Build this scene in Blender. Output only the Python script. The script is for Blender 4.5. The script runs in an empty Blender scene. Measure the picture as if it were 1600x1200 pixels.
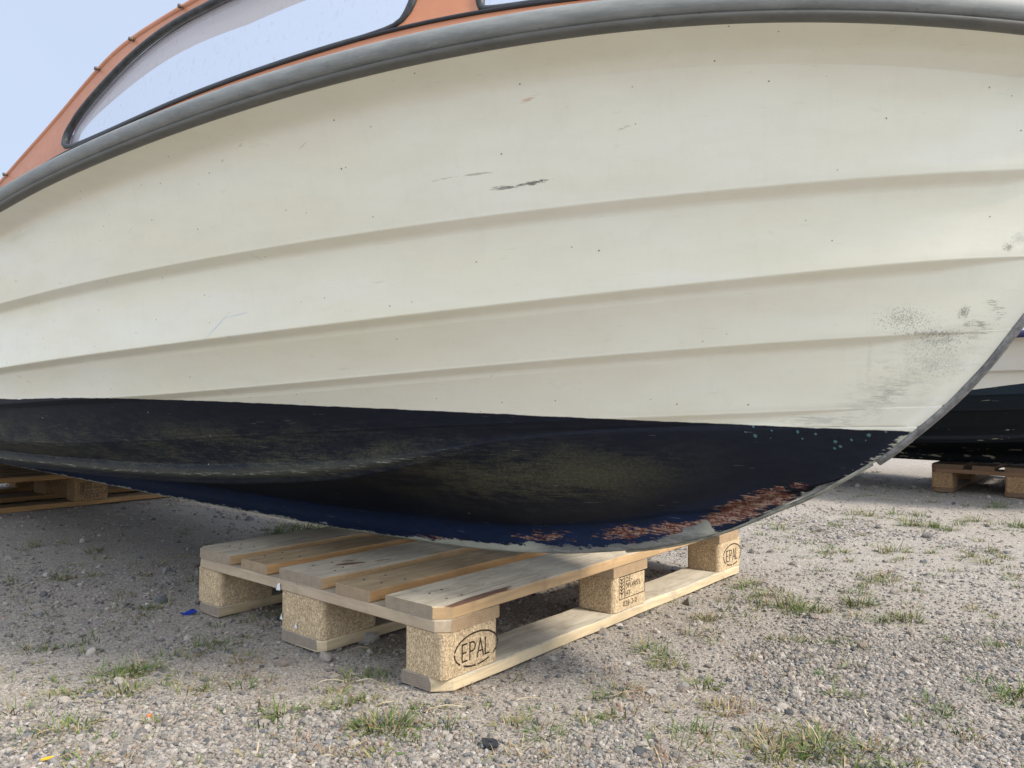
import bpy, bmesh, math, random
import numpy as np
from mathutils import Vector, Matrix
from mathutils.geometry import delaunay_2d_cdt
R = math.radians
sc = bpy.context.scene

# ------------------------------------------------------------------ camera
cd = bpy.data.cameras.new('camera'); cam = bpy.data.objects.new('camera', cd); sc.collection.objects.link(cam)
cd.sensor_width = 36; cd.lens = 1235/1600*36; cd.clip_start = .05; cd.clip_end = 2000
cam.matrix_world = Matrix.Translation((0, 0, .508)) @ Matrix.Rotation(R(90.524), 4, 'X') @ Matrix.Rotation(R(.298), 4, 'Z')
sc.camera = cam

# ------------------------------------------------------------------ light
SUN_EL, SUN_DIR = R(43), Vector((.901, -.486, 0)).normalized()
w = bpy.data.worlds.new('World'); sc.world = w; w.use_nodes = True
nt = w.node_tree; bg = nt.nodes['Background']
sky = nt.nodes.new('ShaderNodeTexSky'); sky.sky_type = 'NISHITA'; sky.sun_disc = False
sky.sun_elevation = SUN_EL; sky.sun_rotation = math.atan2(SUN_DIR.x, SUN_DIR.y)
sky.air_density = 1.0; sky.dust_density = 1.5; sky.ozone_density = 1.5
tc = nt.nodes.new('ShaderNodeTexCoord'); nz = nt.nodes.new('ShaderNodeTexNoise')
nz.inputs['Scale'].default_value = 1.7; nz.inputs['Detail'].default_value = 5; nz.inputs['Roughness'].default_value = .55
mp = nt.nodes.new('ShaderNodeMapRange'); mp.inputs['From Min'].default_value = .35; mp.inputs['From Max'].default_value = .7
mp.inputs['To Min'].default_value = .82; mp.inputs['To Max'].default_value = .98
mx = nt.nodes.new('ShaderNodeMix'); mx.data_type = 'RGBA'
# thin bright cloud veil, in the sky texture's own units: bluer to the north, whiter to the south, brightened there out of view to light the hull
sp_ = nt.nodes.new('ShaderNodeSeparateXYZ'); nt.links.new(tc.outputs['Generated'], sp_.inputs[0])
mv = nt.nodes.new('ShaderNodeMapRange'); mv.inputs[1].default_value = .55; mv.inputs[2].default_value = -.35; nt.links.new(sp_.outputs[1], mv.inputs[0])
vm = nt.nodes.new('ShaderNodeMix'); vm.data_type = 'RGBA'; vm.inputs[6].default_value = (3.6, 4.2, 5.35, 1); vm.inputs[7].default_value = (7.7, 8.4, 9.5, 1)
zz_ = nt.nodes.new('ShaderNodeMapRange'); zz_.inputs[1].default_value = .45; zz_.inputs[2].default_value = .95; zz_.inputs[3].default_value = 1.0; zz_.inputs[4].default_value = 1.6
vs_ = nt.nodes.new('ShaderNodeVectorMath'); vs_.operation = 'SCALE'                       # brighter towards the zenith, a boost added out of view to fill the shaded ground
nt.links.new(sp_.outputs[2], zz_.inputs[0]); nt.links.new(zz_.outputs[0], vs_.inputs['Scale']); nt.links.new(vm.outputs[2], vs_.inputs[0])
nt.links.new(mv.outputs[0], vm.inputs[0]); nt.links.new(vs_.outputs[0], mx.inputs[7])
nt.links.new(tc.outputs['Generated'], nz.inputs['Vector']); nt.links.new(nz.outputs['Fac'], mp.inputs['Value'])
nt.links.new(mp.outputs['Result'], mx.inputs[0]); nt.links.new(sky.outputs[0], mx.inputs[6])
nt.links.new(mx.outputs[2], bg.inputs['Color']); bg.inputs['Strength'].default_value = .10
sl = bpy.data.lights.new('sun', 'SUN'); sl.energy = 3.0; sl.angle = R(10); sl.color = (1, .92, .80)
so = bpy.data.objects.new('sun', sl); sc.collection.objects.link(so)
sd = SUN_DIR*math.cos(SUN_EL) + Vector((0, 0, math.sin(SUN_EL)))
so.rotation_euler = sd.to_track_quat('Z', 'Y').to_euler(); so.location = sd*20
sc.view_settings.view_transform = 'Standard'; sc.view_settings.look = 'None'
sc.view_settings.exposure = 0.85; sc.view_settings.gamma = 1
sc.render.engine = 'CYCLES'

# ------------------------------------------------------------------ helpers
COL = sc.collection
rng = np.random.default_rng(7); random.seed(7)

def tag(o, label=None, cat=None, group=None, kind=None):
    if label: o['label'] = label
    if cat: o['category'] = cat
    if group: o['group'] = group
    if kind: o['kind'] = kind
    return o
def empty(name, loc=(0, 0, 0), rz=0):
    o = bpy.data.objects.new(name, None); COL.objects.link(o); o.location = loc; o.rotation_euler = (0, 0, rz)
    o.empty_display_size = .1
    return o
def mesh_obj(name, V, Fc, mat, parent=None, smooth=False, loc=None, rot=None):
    me = bpy.data.meshes.new(name); me.from_pydata([tuple(map(float, v)) for v in V], [], [tuple(f) for f in Fc]); me.update()
    if mat: me.materials.append(mat)
    if smooth: me.shade_smooth()
    o = bpy.data.objects.new(name, me); COL.objects.link(o)
    if parent: o.parent = parent
    if loc: o.location = loc
    if rot: o.rotation_euler = rot
    return o
def bm_obj(name, bm, mat, parent=None, smooth=False, loc=None, rot=None):
    me = bpy.data.meshes.new(name); bm.to_mesh(me); bm.free()
    if mat: me.materials.append(mat)
    if smooth: me.shade_smooth()
    o = bpy.data.objects.new(name, me); COL.objects.link(o)
    if parent: o.parent = parent
    if loc: o.location = loc
    if rot: o.rotation_euler = rot
    return o

class MB:
    """small node-graph builder"""
    def __init__(s, name, rough=.6, spec=.5):
        s.m = bpy.data.materials.new(name); s.m.use_nodes = True; s.t = s.m.node_tree
        s.b = s.t.nodes['Principled BSDF']; s.b.inputs['Roughness'].default_value = rough
        s.b.inputs['Specular IOR Level'].default_value = spec
        s.tc = s.t.nodes.new('ShaderNodeTexCoord'); s.obj = s.tc.outputs['Object']
    def put(s, inp, v):
        if hasattr(v, 'is_output'): s.t.links.new(v, inp)
        elif isinstance(v, (tuple, list)) and len(v) == 3 and inp.type == 'RGBA': inp.default_value = (*v, 1)
        else: inp.default_value = v
    def math(s, op, a, b=0., c=None, clamp=False):
        n = s.t.nodes.new('ShaderNodeMath'); n.operation = op; n.use_clamp = clamp
        s.put(n.inputs[0], a); s.put(n.inputs[1], b)
        if c is not None: s.put(n.inputs[2], c)
        return n.outputs[0]
    def mix(s, f, a, b, blend='MIX'):
        n = s.t.nodes.new('ShaderNodeMix'); n.data_type = 'RGBA'; n.blend_type = blend; n.clamp_factor = True
        s.put(n.inputs[0], f); s.put(n.inputs[6], a); s.put(n.inputs[7], b); return n.outputs[2]
    def mapr(s, v, a, b, c=0., d=1., smooth=False):
        n = s.t.nodes.new('ShaderNodeMapRange'); n.clamp = True
        if smooth: n.interpolation_type = 'SMOOTHSTEP'
        for i, x in enumerate((v, a, b, c, d)): s.put(n.inputs[i], x)
        return n.outputs[0]
    def scale(s, vec, x, y, z, off=None, rot=None):
        n = s.t.nodes.new('ShaderNodeMapping'); s.put(n.inputs[0], vec); n.inputs['Scale'].default_value = (x, y, z)
        if rot: n.inputs['Rotation'].default_value = rot
        if off is not None: s.put(n.inputs['Location'], off)
        return n.outputs[0]
    def noise(s, vec, sc_, det=4, ro=.55, dist=0., out='Fac'):
        n = s.t.nodes.new('ShaderNodeTexNoise'); s.put(n.inputs['Vector'], vec); n.inputs['Scale'].default_value = sc_
        n.inputs['Detail'].default_value = det; n.inputs['Roughness'].default_value = ro; n.inputs['Distortion'].default_value = dist
        return n.outputs[out]
    def vor(s, vec, sc_, out='Distance', feat='F1', rand=1.):
        n = s.t.nodes.new('ShaderNodeTexVoronoi'); n.feature = feat; s.put(n.inputs['Vector'], vec); n.inputs['Scale'].default_value = sc_
        n.inputs['Randomness'].default_value = rand
        return n.outputs[out]
    def sep(s, vec):
        n = s.t.nodes.new('ShaderNodeSeparateXYZ'); s.put(n.inputs[0], vec); return n.outputs
    def comb(s, x, y, z):
        n = s.t.nodes.new('ShaderNodeCombineXYZ'); s.put(n.inputs[0], x); s.put(n.inputs[1], y); s.put(n.inputs[2], z); return n.outputs[0]
    def ramp(s, v, stops):
        n = s.t.nodes.new('ShaderNodeValToRGB'); s.put(n.inputs[0], v); e = n.color_ramp.elements
        while len(e) < len(stops): e.new(.5)
        for i, (p, c) in enumerate(stops): e[i].position = p; e[i].color = (*c, 1)
        return n.outputs[0]
    def attr(s, name, typ='GEOMETRY', out='Fac'):
        n = s.t.nodes.new('ShaderNodeAttribute'); n.attribute_name = name; n.attribute_type = typ; return n.outputs[out]
    def rand(s):
        return s.t.nodes.new('ShaderNodeObjectInfo').outputs['Random']
    def bump(s, h, strength=.3, dist=.002, nrm=None):
        n = s.t.nodes.new('ShaderNodeBump'); s.put(n.inputs['Height'], h); n.inputs['Strength'].default_value = strength
        n.inputs['Distance'].default_value = dist
        if nrm is not None: s.put(n.inputs['Normal'], nrm)
        return n.outputs[0]
    def col(s, v): s.put(s.b.inputs['Base Color'], v)
    def done(s, col=None, rough=None, nrm=None):
        if col is not None: s.col(col)
        if rough is not None: s.put(s.b.inputs['Roughness'], rough)
        if nrm is not None: s.put(s.b.inputs['Normal'], nrm)
        return s.m
    def rnd_off(s, k=37.):
        r = s.rand(); return s.comb(s.math('MULTIPLY', r, k), s.math('MULTIPLY', r, k*1.7), s.math('MULTIPLY', r, k*.6))

def spline(knots):
    """natural cubic through (x, y) knots, linear beyond"""
    k = np.array(knots, float); x, y = k[:, 0], k[:, 1]; n = len(x); h = np.diff(x)
    Am = np.eye(n); b = np.zeros(n)
    for i in range(1, n-1):
        Am[i, i-1], Am[i, i], Am[i, i+1] = h[i-1], 2*(h[i-1]+h[i]), h[i]
        b[i] = 6*((y[i+1]-y[i])/h[i] - (y[i]-y[i-1])/h[i-1])
    M = np.linalg.solve(Am, b)
    def f(q):
        q = np.asarray(q, float); qc = np.clip(q, x[0], x[-1]); i = np.clip(np.searchsorted(x, qc)-1, 0, n-2)
        a = x[i+1]-qc; c = qc-x[i]; hh = h[i]
        return M[i]*a**3/(6*hh)+M[i+1]*c**3/(6*hh)+(y[i]/hh-M[i]*hh/6)*a+(y[i+1]/hh-M[i+1]*hh/6)*c
    return f

# ------------------------------------------------------------------ ground
def hsh(ix, iy, sd):
    v = np.sin(ix*127.1+iy*311.7+sd*74.7)*43758.5453; return v-np.floor(v)
def vnoise(x, y, s, sd):
    x = x/s; y = y/s; ix, iy = np.floor(x), np.floor(y); fx, fy = x-ix, y-iy
    fx = fx*fx*(3-2*fx); fy = fy*fy*(3-2*fy)
    a = hsh(ix, iy, sd); b = hsh(ix+1, iy, sd); c = hsh(ix, iy+1, sd); d = hsh(ix+1, iy+1, sd)
    return (a*(1-fx)+b*fx)*(1-fy)+(c*(1-fx)+d*fx)*fy
def gh(x, y):
    """ground height: low swells, ruts and crumbs, never above 0 so that the pallets sit on it"""
    x = np.asarray(x, float); y = np.asarray(y, float)
    h = .010*(vnoise(x, y, .45, 1)-.95)+.006*(vnoise(x, y, .13, 2)-.6)+.0035*(vnoise(x, y, .04, 3)-.5)+.0016*(vnoise(x, y, .014, 4)-.5)
    return h
def sandy(x, y):
    """1 where the ground is bare compacted grit, 0 where loose gravel lies"""
    g = .6*vnoise(x+3, y, .55, 11)+.4*vnoise(x, y+9, .17, 12)
    bias = .14 + .30*np.clip((.25-x)/.8, 0, 1)*np.clip((y-1.15)/.4, 0, 1) + .12*np.clip((y-2.3)/.8, 0, 1) - .30*np.clip((x-.25)/.3, 0, 1)*np.clip((2.0-y)/.5, 0, 1) - .22*np.clip((1.3-y)/.2, 0, 1)
    return np.clip((g+bias-.46)/.16, 0, 1)

def axis(lo_far, lo, hi, hi_far, d):
    near = np.arange(lo, hi+d/2, d)
    def out(L):
        r = [];  s = d; v = 0
        while v < L: s *= 1.13; v += s; r.append(v)
        return np.array(r)
    a = lo-out(lo-lo_far)[::-1]; b = hi+out(hi_far-hi)
    return np.concatenate([a, near, b])
gx = axis(-400, -2.6, 2.9, 400, .0125); gy = axis(-400, .8, 4.6, 600, .0125)
X, Y = np.meshgrid(gx, gy); Z = gh(X, Y); far = np.clip((np.hypot(X, Y-2)-6)/10, 0, 1); Z = Z*(1-far)-.004*far
nx, ny = len(gx), len(gy)
me = bpy.data.meshes.new('ground'); me.vertices.add(nx*ny)
me.vertices.foreach_set('co', np.stack([X, Y, Z], -1).reshape(-1).astype(np.float32))
i0 = (np.arange(ny-1)[:, None]*nx+np.arange(nx-1)[None]).reshape(-1)
q = np.stack([i0, i0+1, i0+nx+1, i0+nx], 1).astype(np.int32)
me.loops.add(q.size); me.loops.foreach_set('vertex_index', q.reshape(-1)); me.polygons.add(len(q))
me.polygons.foreach_set('loop_start', np.arange(0, q.size, 4, dtype=np.int32)); me.update(); me.validate()
me.shade_smooth()
sa = me.attributes.new('sandy', 'FLOAT', 'POINT'); sa.data.foreach_set('value', sandy(X, Y).reshape(-1).astype(np.float32))

g = MB('gravel_soil', .92, .25)
o = g.obj
sn = g.attr('sandy')
n1 = g.noise(o, 2.2, 5, .6); n2 = g.noise(o, 28, 6, .7); n3 = g.noise(o, 160, 5, .75); n4 = g.noise(o, 700, 3, .7)
soil = g.ramp(n3, [(.25, (.13, .105, .085)), (.5, (.29, .255, .215)), (.72, (.45, .405, .35))])
soil = g.mix(g.mapr(n2, .35, .7, 0, .45), soil, (.29, .245, .20))
soil = g.mix(g.mapr(n1, .4, .7, 0, .35), soil, (.35, .325, .29))
vc = g.vor(o, 190, 'Color'); vd = g.vor(o, 190, 'Distance')
vs = g.sep(vc)
peb = g.ramp(vs[0], [(.0, (.09, .10, .115)), (.28, (.30, .28, .27)), (.55, (.42, .36, .31)), (.78, (.50, .47, .44)), (1, (.40, .27, .215))])
pf = g.mapr(vd, .25, .6, 1, 0); keep = g.mapr(g.math('ADD', vs[1], g.math('MULTIPLY', sn, .45)), .62, .70, 1, 0)
pf = g.math('MULTIPLY', pf, keep)
colr = g.mix(g.math('MULTIPLY', pf, .85), soil, peb)
vc2 = g.sep(g.vor(o, 420, 'Color'))
colr = g.mix(g.mapr(vc2[0], .80, .86, 0, .6), colr, (.55, .51, .46)); colr = g.mix(g.mapr(vc2[1], .86, .90, 0, .7), colr, (.06, .065, .075))
hgt = g.math('ADD', g.math('MULTIPLY', pf, .8), g.math('ADD', g.math('MULTIPLY', n3, .8), g.math('MULTIPLY', n4, .4)))
M_ground = g.done(colr, .93, g.bump(hgt, .9, .004))
me.materials.append(M_ground)
go = bpy.data.objects.new('ground', me); COL.objects.link(go); go['kind'] = 'structure'

# gravel: loose stones, one object, instanced on points
def stone_material():
    g = MB('stone', .85, .3)
    r = g.attr('tint', 'INSTANCER'); v = g.attr('val', 'INSTANCER')
    c = g.ramp(r, [(0, (.085, .095, .115)), (.17, (.15, .16, .175)), (.30, (.27, .26, .255)), (.50, (.40, .36, .31)), (.68, (.52, .475, .43)), (.84, (.41, .33, .27)), (.95, (.60, .57, .53)), (1, (.46, .27, .19))])
    n = g.noise(g.obj, 3.0, 4, .7)
    c = g.mix(g.mapr(n, .3, .75, 0, .5), c, (.20, .18, .165))
    m = g.math('MULTIPLY_ADD', v, .55, .58)
    c = g.mix(1., c, g.comb(m, m, m), 'MULTIPLY')
    return g.done(c, .85, g.bump(n, .5, .15))
M_stone = stone_material()
def scatter(n, x0, x1, y0, y1, keepf, size, seed):
    r = np.random.default_rng(seed)
    x = r.uniform(x0, x1, n); y = r.uniform(y0, y1, n)
    inside = np.abs(x) < .70*y+.30
    k = inside & (r.random(n) < keepf(x, y)); x, y = x[k], y[k]
    s = size[0]*np.exp(r.normal(0, size[1], len(x)))
    return x, y, s
parts = [
 scatter(330000, -2.0, 2.2, .92, 2.3, lambda x, y: .07+.93*(1-sandy(x, y)), (.0024, .33), 1),
 scatter(48000, -2.0, 2.2, .92, 2.3, lambda x, y: .20+.6*(1-sandy(x, y)), (.0036, .35), 2),
 scatter(150000, -3.2, 3.4, 2.3, 4.8, lambda x, y: .10+.9*(1-sandy(x, y)), (.0033, .38), 3),
 scatter(1500, -3, 3.2, .92, 4.8, lambda x, y: .25+.75*(1-sandy(x, y)), (.0075, .35), 4),
 scatter(170, -3, 3.2, .95, 4.8, lambda x, y: np.ones_like(x), (.0125, .3), 5),
]
px = np.concatenate([p[0] for p in parts]); py = np.concatenate([p[1] for p in parts]); ps = np.concatenate([p[2] for p in parts])
np_ = len(px); r_ = np.random.default_rng(55)
flat = r_.uniform(.45, .85, np_)
pz = gh(px, py)+ps*flat*r_.uniform(-.1, .55, np_)
me = bpy.data.meshes.new('gravel'); me.vertices.add(np_); me.vertices.foreach_set('co', np.stack([px, py, pz], 1).reshape(-1).astype(np.float32))
def addv(name, arr):
    a = me.attributes.new(name, 'FLOAT_VECTOR', 'POINT'); a.data.foreach_set('vector', arr.reshape(-1).astype(np.float32))
def addf(name, arr, t='FLOAT'):
    a = me.attributes.new(name, t, 'POINT'); a.data.foreach_set('value', arr)
addv('scl', np.stack([ps*r_.uniform(.85, 1.25, np_), ps*r_.uniform(.7, 1.05, np_), ps*flat], 1))
addv('rotv', np.stack([r_.normal(0, .35, np_), r_.normal(0, .35, np_), r_.uniform(0, 6.283, np_)], 1))
addf('tint', np.clip(r_.beta(2.4, 1.9, np_)+0*px, 0, 1).astype(np.float32)); addf('val', r_.random(np_).astype(np.float32))
addf('pick', r_.integers(0, 6, np_).astype(np.int32), 'INT')
gv = bpy.data.objects.new('gravel', me); COL.objects.link(gv); tag(gv, 'loose grey and pinkish gravel scattered over the sandy yard', 'gravel', kind='stuff')
me.materials.append(M_stone)
ng = bpy.data.node_groups.new('gravel_stones', 'GeometryNodeTree')
ng.interface.new_socket('Geometry', in_out='INPUT', socket_type='NodeSocketGeometry'); ng.interface.new_socket('Geometry', in_out='OUTPUT', socket_type='NodeSocketGeometry')
N = ng.nodes.new; L = ng.links.new
gi, go_ = N('NodeGroupInput'), N('NodeGroupOutput')
join = N('GeometryNodeGeometryToInstance')
for k in range(6):
    ico = N('GeometryNodeMeshIcoSphere'); ico.inputs['Radius'].default_value = 1; ico.inputs['Subdivisions'].default_value = 2
    sp = N('GeometryNodeSetPosition'); nt_ = N('ShaderNodeTexNoise'); pos = N('GeometryNodeInputPosition')
    ad = N('ShaderNodeVectorMath'); ad.operation = 'ADD'; ad.inputs[1].default_value = (k*7.3, k*3.1, k*11.7); L(pos.outputs[0], ad.inputs[0])
    L(ad.outputs[0], nt_.inputs['Vector']); nt_.inputs['Scale'].default_value = .75; nt_.inputs['Detail'].default_value = 1.5
    s1 = N('ShaderNodeVectorMath'); s1.operation = 'SUBTRACT'; s1.inputs[1].default_value = (.5, .5, .5); L(nt_.outputs['Color'], s1.inputs[0])
    s2 = N('ShaderNodeVectorMath'); s2.operation = 'SCALE'; s2.inputs['Scale'].default_value = 1.5; L(s1.outputs[0], s2.inputs[0])
    L(ico.outputs['Mesh'], sp.inputs['Geometry']); L(s2.outputs[0], sp.inputs['Offset'])
    sm = N('GeometryNodeSetMaterial'); sm.inputs['Material'].default_value = M_stone; L(sp.outputs[0], sm.inputs[0]); L(sm.outputs[0], join.inputs[0])
ip = N('GeometryNodeInstanceOnPoints'); L(gi.outputs[0], ip.inputs['Points']); L(join.outputs[0], ip.inputs['Instance'])
ip.inputs['Pick Instance'].default_value = True
def na(name, t, sock):
    a = N('GeometryNodeInputNamedAttribute'); a.data_type = t; a.inputs['Name'].default_value = name; L(a.outputs['Attribute'], sock)
na('pick', 'INT', ip.inputs['Instance Index']); na('scl', 'FLOAT_VECTOR', ip.inputs['Scale'])
e2r = N('FunctionNodeEulerToRotation'); na('rotv', 'FLOAT_VECTOR', e2r.inputs[0]); L(e2r.outputs[0], ip.inputs['Rotation'])
L(ip.outputs[0], go_.inputs[0])
md = gv.modifiers.new('stones', 'NODES'); md.node_group = ng

# ------------------------------------------------------------------ boat hull
P0 = Vector((-.464, 2.10, 0)); AX = math.atan2(-.6534, .757)
STEM = [(1.20, .314), (1.266, .347), (1.316, .380), (1.363, .412), (1.399, .444), (1.451, .494), (1.50, .552), (1.546, .619), (1.590, .69), (1.640, .795), (1.70, .93), (1.73, 1.01)]
KEEL = [(-3.1, .150), (-2.2, .147), (-1.68, .146), (-1.0, .1425), (-.35, .1445), (.035, .1465), (.33, .1535), (.58, .163), (.684, .172), (.783, .184), (.875, .200), (.987, .225), (1.064, .250), (1.136, .281)]
zk = spline(KEEL+STEM)
stem_s = lambda z: np.interp(z, [p[1] for p in STEM], [p[0] for p in STEM])
LINES = {  # name: (beam, fullness, stem end, height knots)
 'G': (.76, 5.2, 1.725, [(-3.1, .800), (-2, .808), (-1, .836), (-.35, .860), (-.15, .869), (0, .8802), (.3, .8981), (.6, .9156), (.9, .9354), (1.1, .9469), (1.3, .9524), (1.5, .9458), (1.725, .925)]),
 'L1': (.675, 4.3, 1.643, [(-3.1, .68), (-1, .690), (-.3, .7109), (0, .721), (.3, .7308), (.6, .7427), (.9, .7578), (1.1, .7697), (1.3, .7829), (1.5, .7968), (1.643, .8035)]),
 'L2': (.64, 3.9, 1.592, [(-3.1, .52), (-1, .540), (-.3, .5688), (0, .5825), (.3, .5974), (.6, .6153), (.9, .637), (1.1, .6539), (1.3, .6726), (1.5, .6905), (1.592, .694)]),
 'L3': (.585, 3.45, 1.531, [(-3.1, .43), (-1, .455), (-.3, .4817), (0, .4930), (.3, .5094), (.6, .5300), (.9, .5533), (1.1, .5691), (1.3, .5842), (1.531, .597)]),
 'L4': (.52, 3, 1.445, [(-3.1, .345), (-1.2, .352), (-.9, .357), (-.6, .3638), (-.3, .3785), (0, .3976), (.3, .4184), (.6, .4391), (.9, .4585), (1.1, .4707), (1.3, .4822), (1.445, .489)]),
 'L5': (.46, 3.3, 1.412, [(-3.1, .292), (-.9, .2945), (-.6, .3005), (-.3, .3070), (0, .3172), (.3, .3378), (.6, .3784), (.75, .410), (.9, .434), (1.1, .4475), (1.412, .4575)]),
}
def wline(n, s, bw=1.):
    a, p, S, _ = LINES[n]; return np.maximum(bw*a*(1-np.clip((s+1.4)/(S+1.4), 0, 1)**p), .009)
TAU = np.unique(np.concatenate([np.linspace(0, .5, 40), np.linspace(.5, 1, 150)]))
NT = len(TAU)
S_AFT = -3.1
def line_pts(n, bw=1.):
    a, p, S, kn = LINES[n]; s = S_AFT+(S-S_AFT)*TAU; f = spline(kn)
    return np.stack([s, wline(n, s, bw), f(s)], 1)
def hull_rows(lap=1.):
    Kn = S_AFT+(1.19-S_AFT)*TAU; KTn = S_AFT+(1.29-S_AFT)*TAU
    rows = []
    k0 = np.stack([Kn, 0*Kn, zk(Kn)], 1)
    k1 = k0+[0, .015, .0012]; fl = np.clip((1.19-Kn)/.35, 0, 1)
    k2 = k0+np.stack([0*Kn, .0195+0*Kn, .004+.002*fl], 1)
    kh = .052*np.clip((1.25-Kn)/.35, .0, 1)
    k3 = k0.copy(); k3[:, 0] = .5*(Kn+KTn); k3[:, 1] = .0215; k3[:, 2] = zk(k3[:, 0])+.5*kh+.004
    k4 = np.stack([KTn, .026+0*Kn, zk(KTn)+kh+.006], 1)
    for r in (k1, k2, k3, k4): r[:, 1] = r[:, 1]*(1-TAU**30)+.009*TAU**30
    rows += [k0, k1, k2, k3, k4]
    low = k4; names = ['L5', 'L4', 'L3', 'L2', 'L1', 'G']
    fade = {'L5': lambda s: 1.25*np.clip((.86-s)/.4, 0, 1), 'L4': lambda s: np.clip((1.37-s)/.15, 0, 1)*(.35+.45*np.clip((s-.7)/.3, 0, 1)),
            'L3': lambda s: np.clip((1.50-s)/.16, 0, 1), 'L2': lambda s: np.clip((1.58-s)/.14, .0, 1), 'L1': lambda s: np.clip((1.63-s)/.1, 0, 1), 'G': lambda s: 0*s}
    for n in names:
        E = line_pts(n); s = E[:, 0]; d = fade[n](s)*lap
        if n == 'G':
            up = E.copy(); B = E.copy()
            fl = np.clip((1.715-s)/.14, 0, 1)
            B[:, 1] -= (.062+.012*np.clip(s/1.2, 0, 1))*fl; B[:, 2] -= .024
            B[:, 1] = np.maximum(B[:, 1], .009)
        else:
            B = E.copy(); B[:, 1] = np.maximum(B[:, 1]-(.015 if n == 'L5' else .026 if n != 'L4' else .019)*d, .009); B[:, 2] -= .0165*d+.0008
        m = {'L5': 12, 'G': 12}.get(n, 9)
        bul = {'L5': .020}.get(n, -.003)
        if n == 'G': bul = .003
        us = [.02]+[k/m for k in range(1, m)]+[.985, 1.]
        for u in us:
            P = low*(1-u)+B*u; sh = 4*u*(1-u)
            open_ = np.clip((B[:, 1]-.03)/.2, 0, 1)
            fw = np.clip((s-.5)/.3, 0, 1) if n == 'L5' else 1.
            P[:, 1] += bul*sh*open_*fw
            if n == 'L5': P[:, 2] += sh*open_*(.034*(1-fw)-.012*fw)
            # keep every row's end on the true stem curve
            ds = stem_s(P[-1, 2])-P[-1, 0]
            if n != 'L5' or P[-1, 2] > .314: P[:, 0] += ds*TAU**14
            rows.append(P)
        if n == 'G':
            for a, b in [(math.sin(R(t_)), 1-math.cos(R(t_))) for t_ in (12, 24, 36, 48, 60, 72, 81)]:
                P = B*(1-a)+E*a; P[:, 1] = B[:, 1]+(E[:, 1]-B[:, 1])*b; rows.append(P)
            rows.append(E)
            top = E.copy(); top[:, 2] += .03; rows.append(top)
        else:
            for a, b in ((.25, .08), (.48, .32), (.72, .64), (.90, .89)):
                P = B*(1-a)+E*a; P[:, 1] = B[:, 1]+(E[:, 1]-B[:, 1])*b; rows.append(P)
            E2 = E.copy(); E2[:, 2] += .0015; E2[:, 1] += .0003
            rows += [E.copy(), E2]
            if n == 'L5':
                lipf = np.clip((.80-s)/.5, 0, 1)
                for hz, hw in ((.009, .0026), (.016, .0012), (.021, -.0045)):
                    E3 = E.copy(); E3[:, 2] += .0015+hz*lipf; E3[:, 1] += hw*lipf+.0003; rows.append(E3)
                E2 = E3
            low = E2
    # a closing column on the centre plane
    out = []
    for r in rows:
        e = r[-1].copy(); e[1] = 0; e[0] += .004; out.append(np.vstack([r, e]))
    return np.array(out)   # rows, cols, (s, w, z)
def hull_mesh(name, mat, parent, bw=1., zs=1., lap=1.):
    rows = hull_rows(lap); nr, nc, _ = rows.shape
    rows = rows.copy(); rows[..., 1] *= bw; rows[..., 2] = .144+(rows[..., 2]-.144)*zs
    V = []; Fc = []; 
    for sgn in (-1, 1):
        b0 = len(V)
        for r in rows: V += [(p[0], sgn*p[1], p[2]) for p in r]
        for i in range(nr-1):
            for j in range(nc-1):
                a = b0+i*nc+j; f = (a, a+1, a+nc+1, a+nc)
                Fc.append(f if sgn < 0 else f[::-1])
    # transom and closed top
    loop = [i*nc for i in range(nr)]; st = len(rows)*nc
    tr = loop+[st+i for i in loop[::-1]]
    Fc.append(tr[::-1])
    sA = np.array([v for v in V]); 
    kz = np.array([p for p in zip(np.linspace(-3.1, 1.73, 900), zk(np.linspace(-3.1, 1.73, 900)))])
    kz[:, 1] = .144+(kz[:, 1]-.144)*zs
    o = mesh_obj(name, V, Fc, mat, parent, True)
    d = np.empty(len(V), np.float32)
    for i in range(0, len(V), 2000):
        c = sA[i:i+2000]; dd = (c[:, None, 0]-kz[None, :, 0])**2+(c[:, None, 2]-kz[None, :, 1])**2
        d[i:i+2000] = np.sqrt(dd.min(1)+c[:, 1]**2)
    at = o.data.attributes.new('edge', 'FLOAT', 'POINT'); at.data.foreach_set('value', d)
    ch = np.stack([S_AFT+(LINES['L5'][2]-S_AFT)*np.linspace(0, 1, 900)], 1)[:, 0]; cw = wline('L5', ch)*bw; cz_ = .144+(spline(LINES['L5'][3])(ch)-.144)*zs
    d2 = np.empty(len(V), np.float32)
    for i in range(0, len(V), 2000):
        c = sA[i:i+2000]; d2[i:i+2000] = np.sqrt(((c[:, None, 0]-ch)**2+(np.abs(c[:, None, 1])-cw)**2+(c[:, None, 2]-cz_)**2).min(1))
    at = o.data.attributes.new('chine', 'FLOAT', 'POINT'); at.data.foreach_set('value', d2)
    o.data.polygons[len(Fc)-1].use_smooth = False
    return o, rows

def ell(g, x, z, cx, cz, ang, a, b):
    """soft elliptical mask in hull coordinates (metres along the boat, height)"""
    c, s_ = math.cos(ang), math.sin(ang)
    dx = g.math('SUBTRACT', x, cx); dz = g.math('SUBTRACT', z, cz)
    u = g.math('ADD', g.math('MULTIPLY', dx, c/a), g.math('MULTIPLY', dz, s_/a)); v = g.math('ADD', g.math('MULTIPLY', dx, -s_/b), g.math('MULTIPLY', dz, c/b))
    return g.math('SUBTRACT', 1., g.math('SQRT', g.math('ADD', g.math('MULTIPLY', u, u), g.math('MULTIPLY', v, v))), clamp=True)

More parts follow.
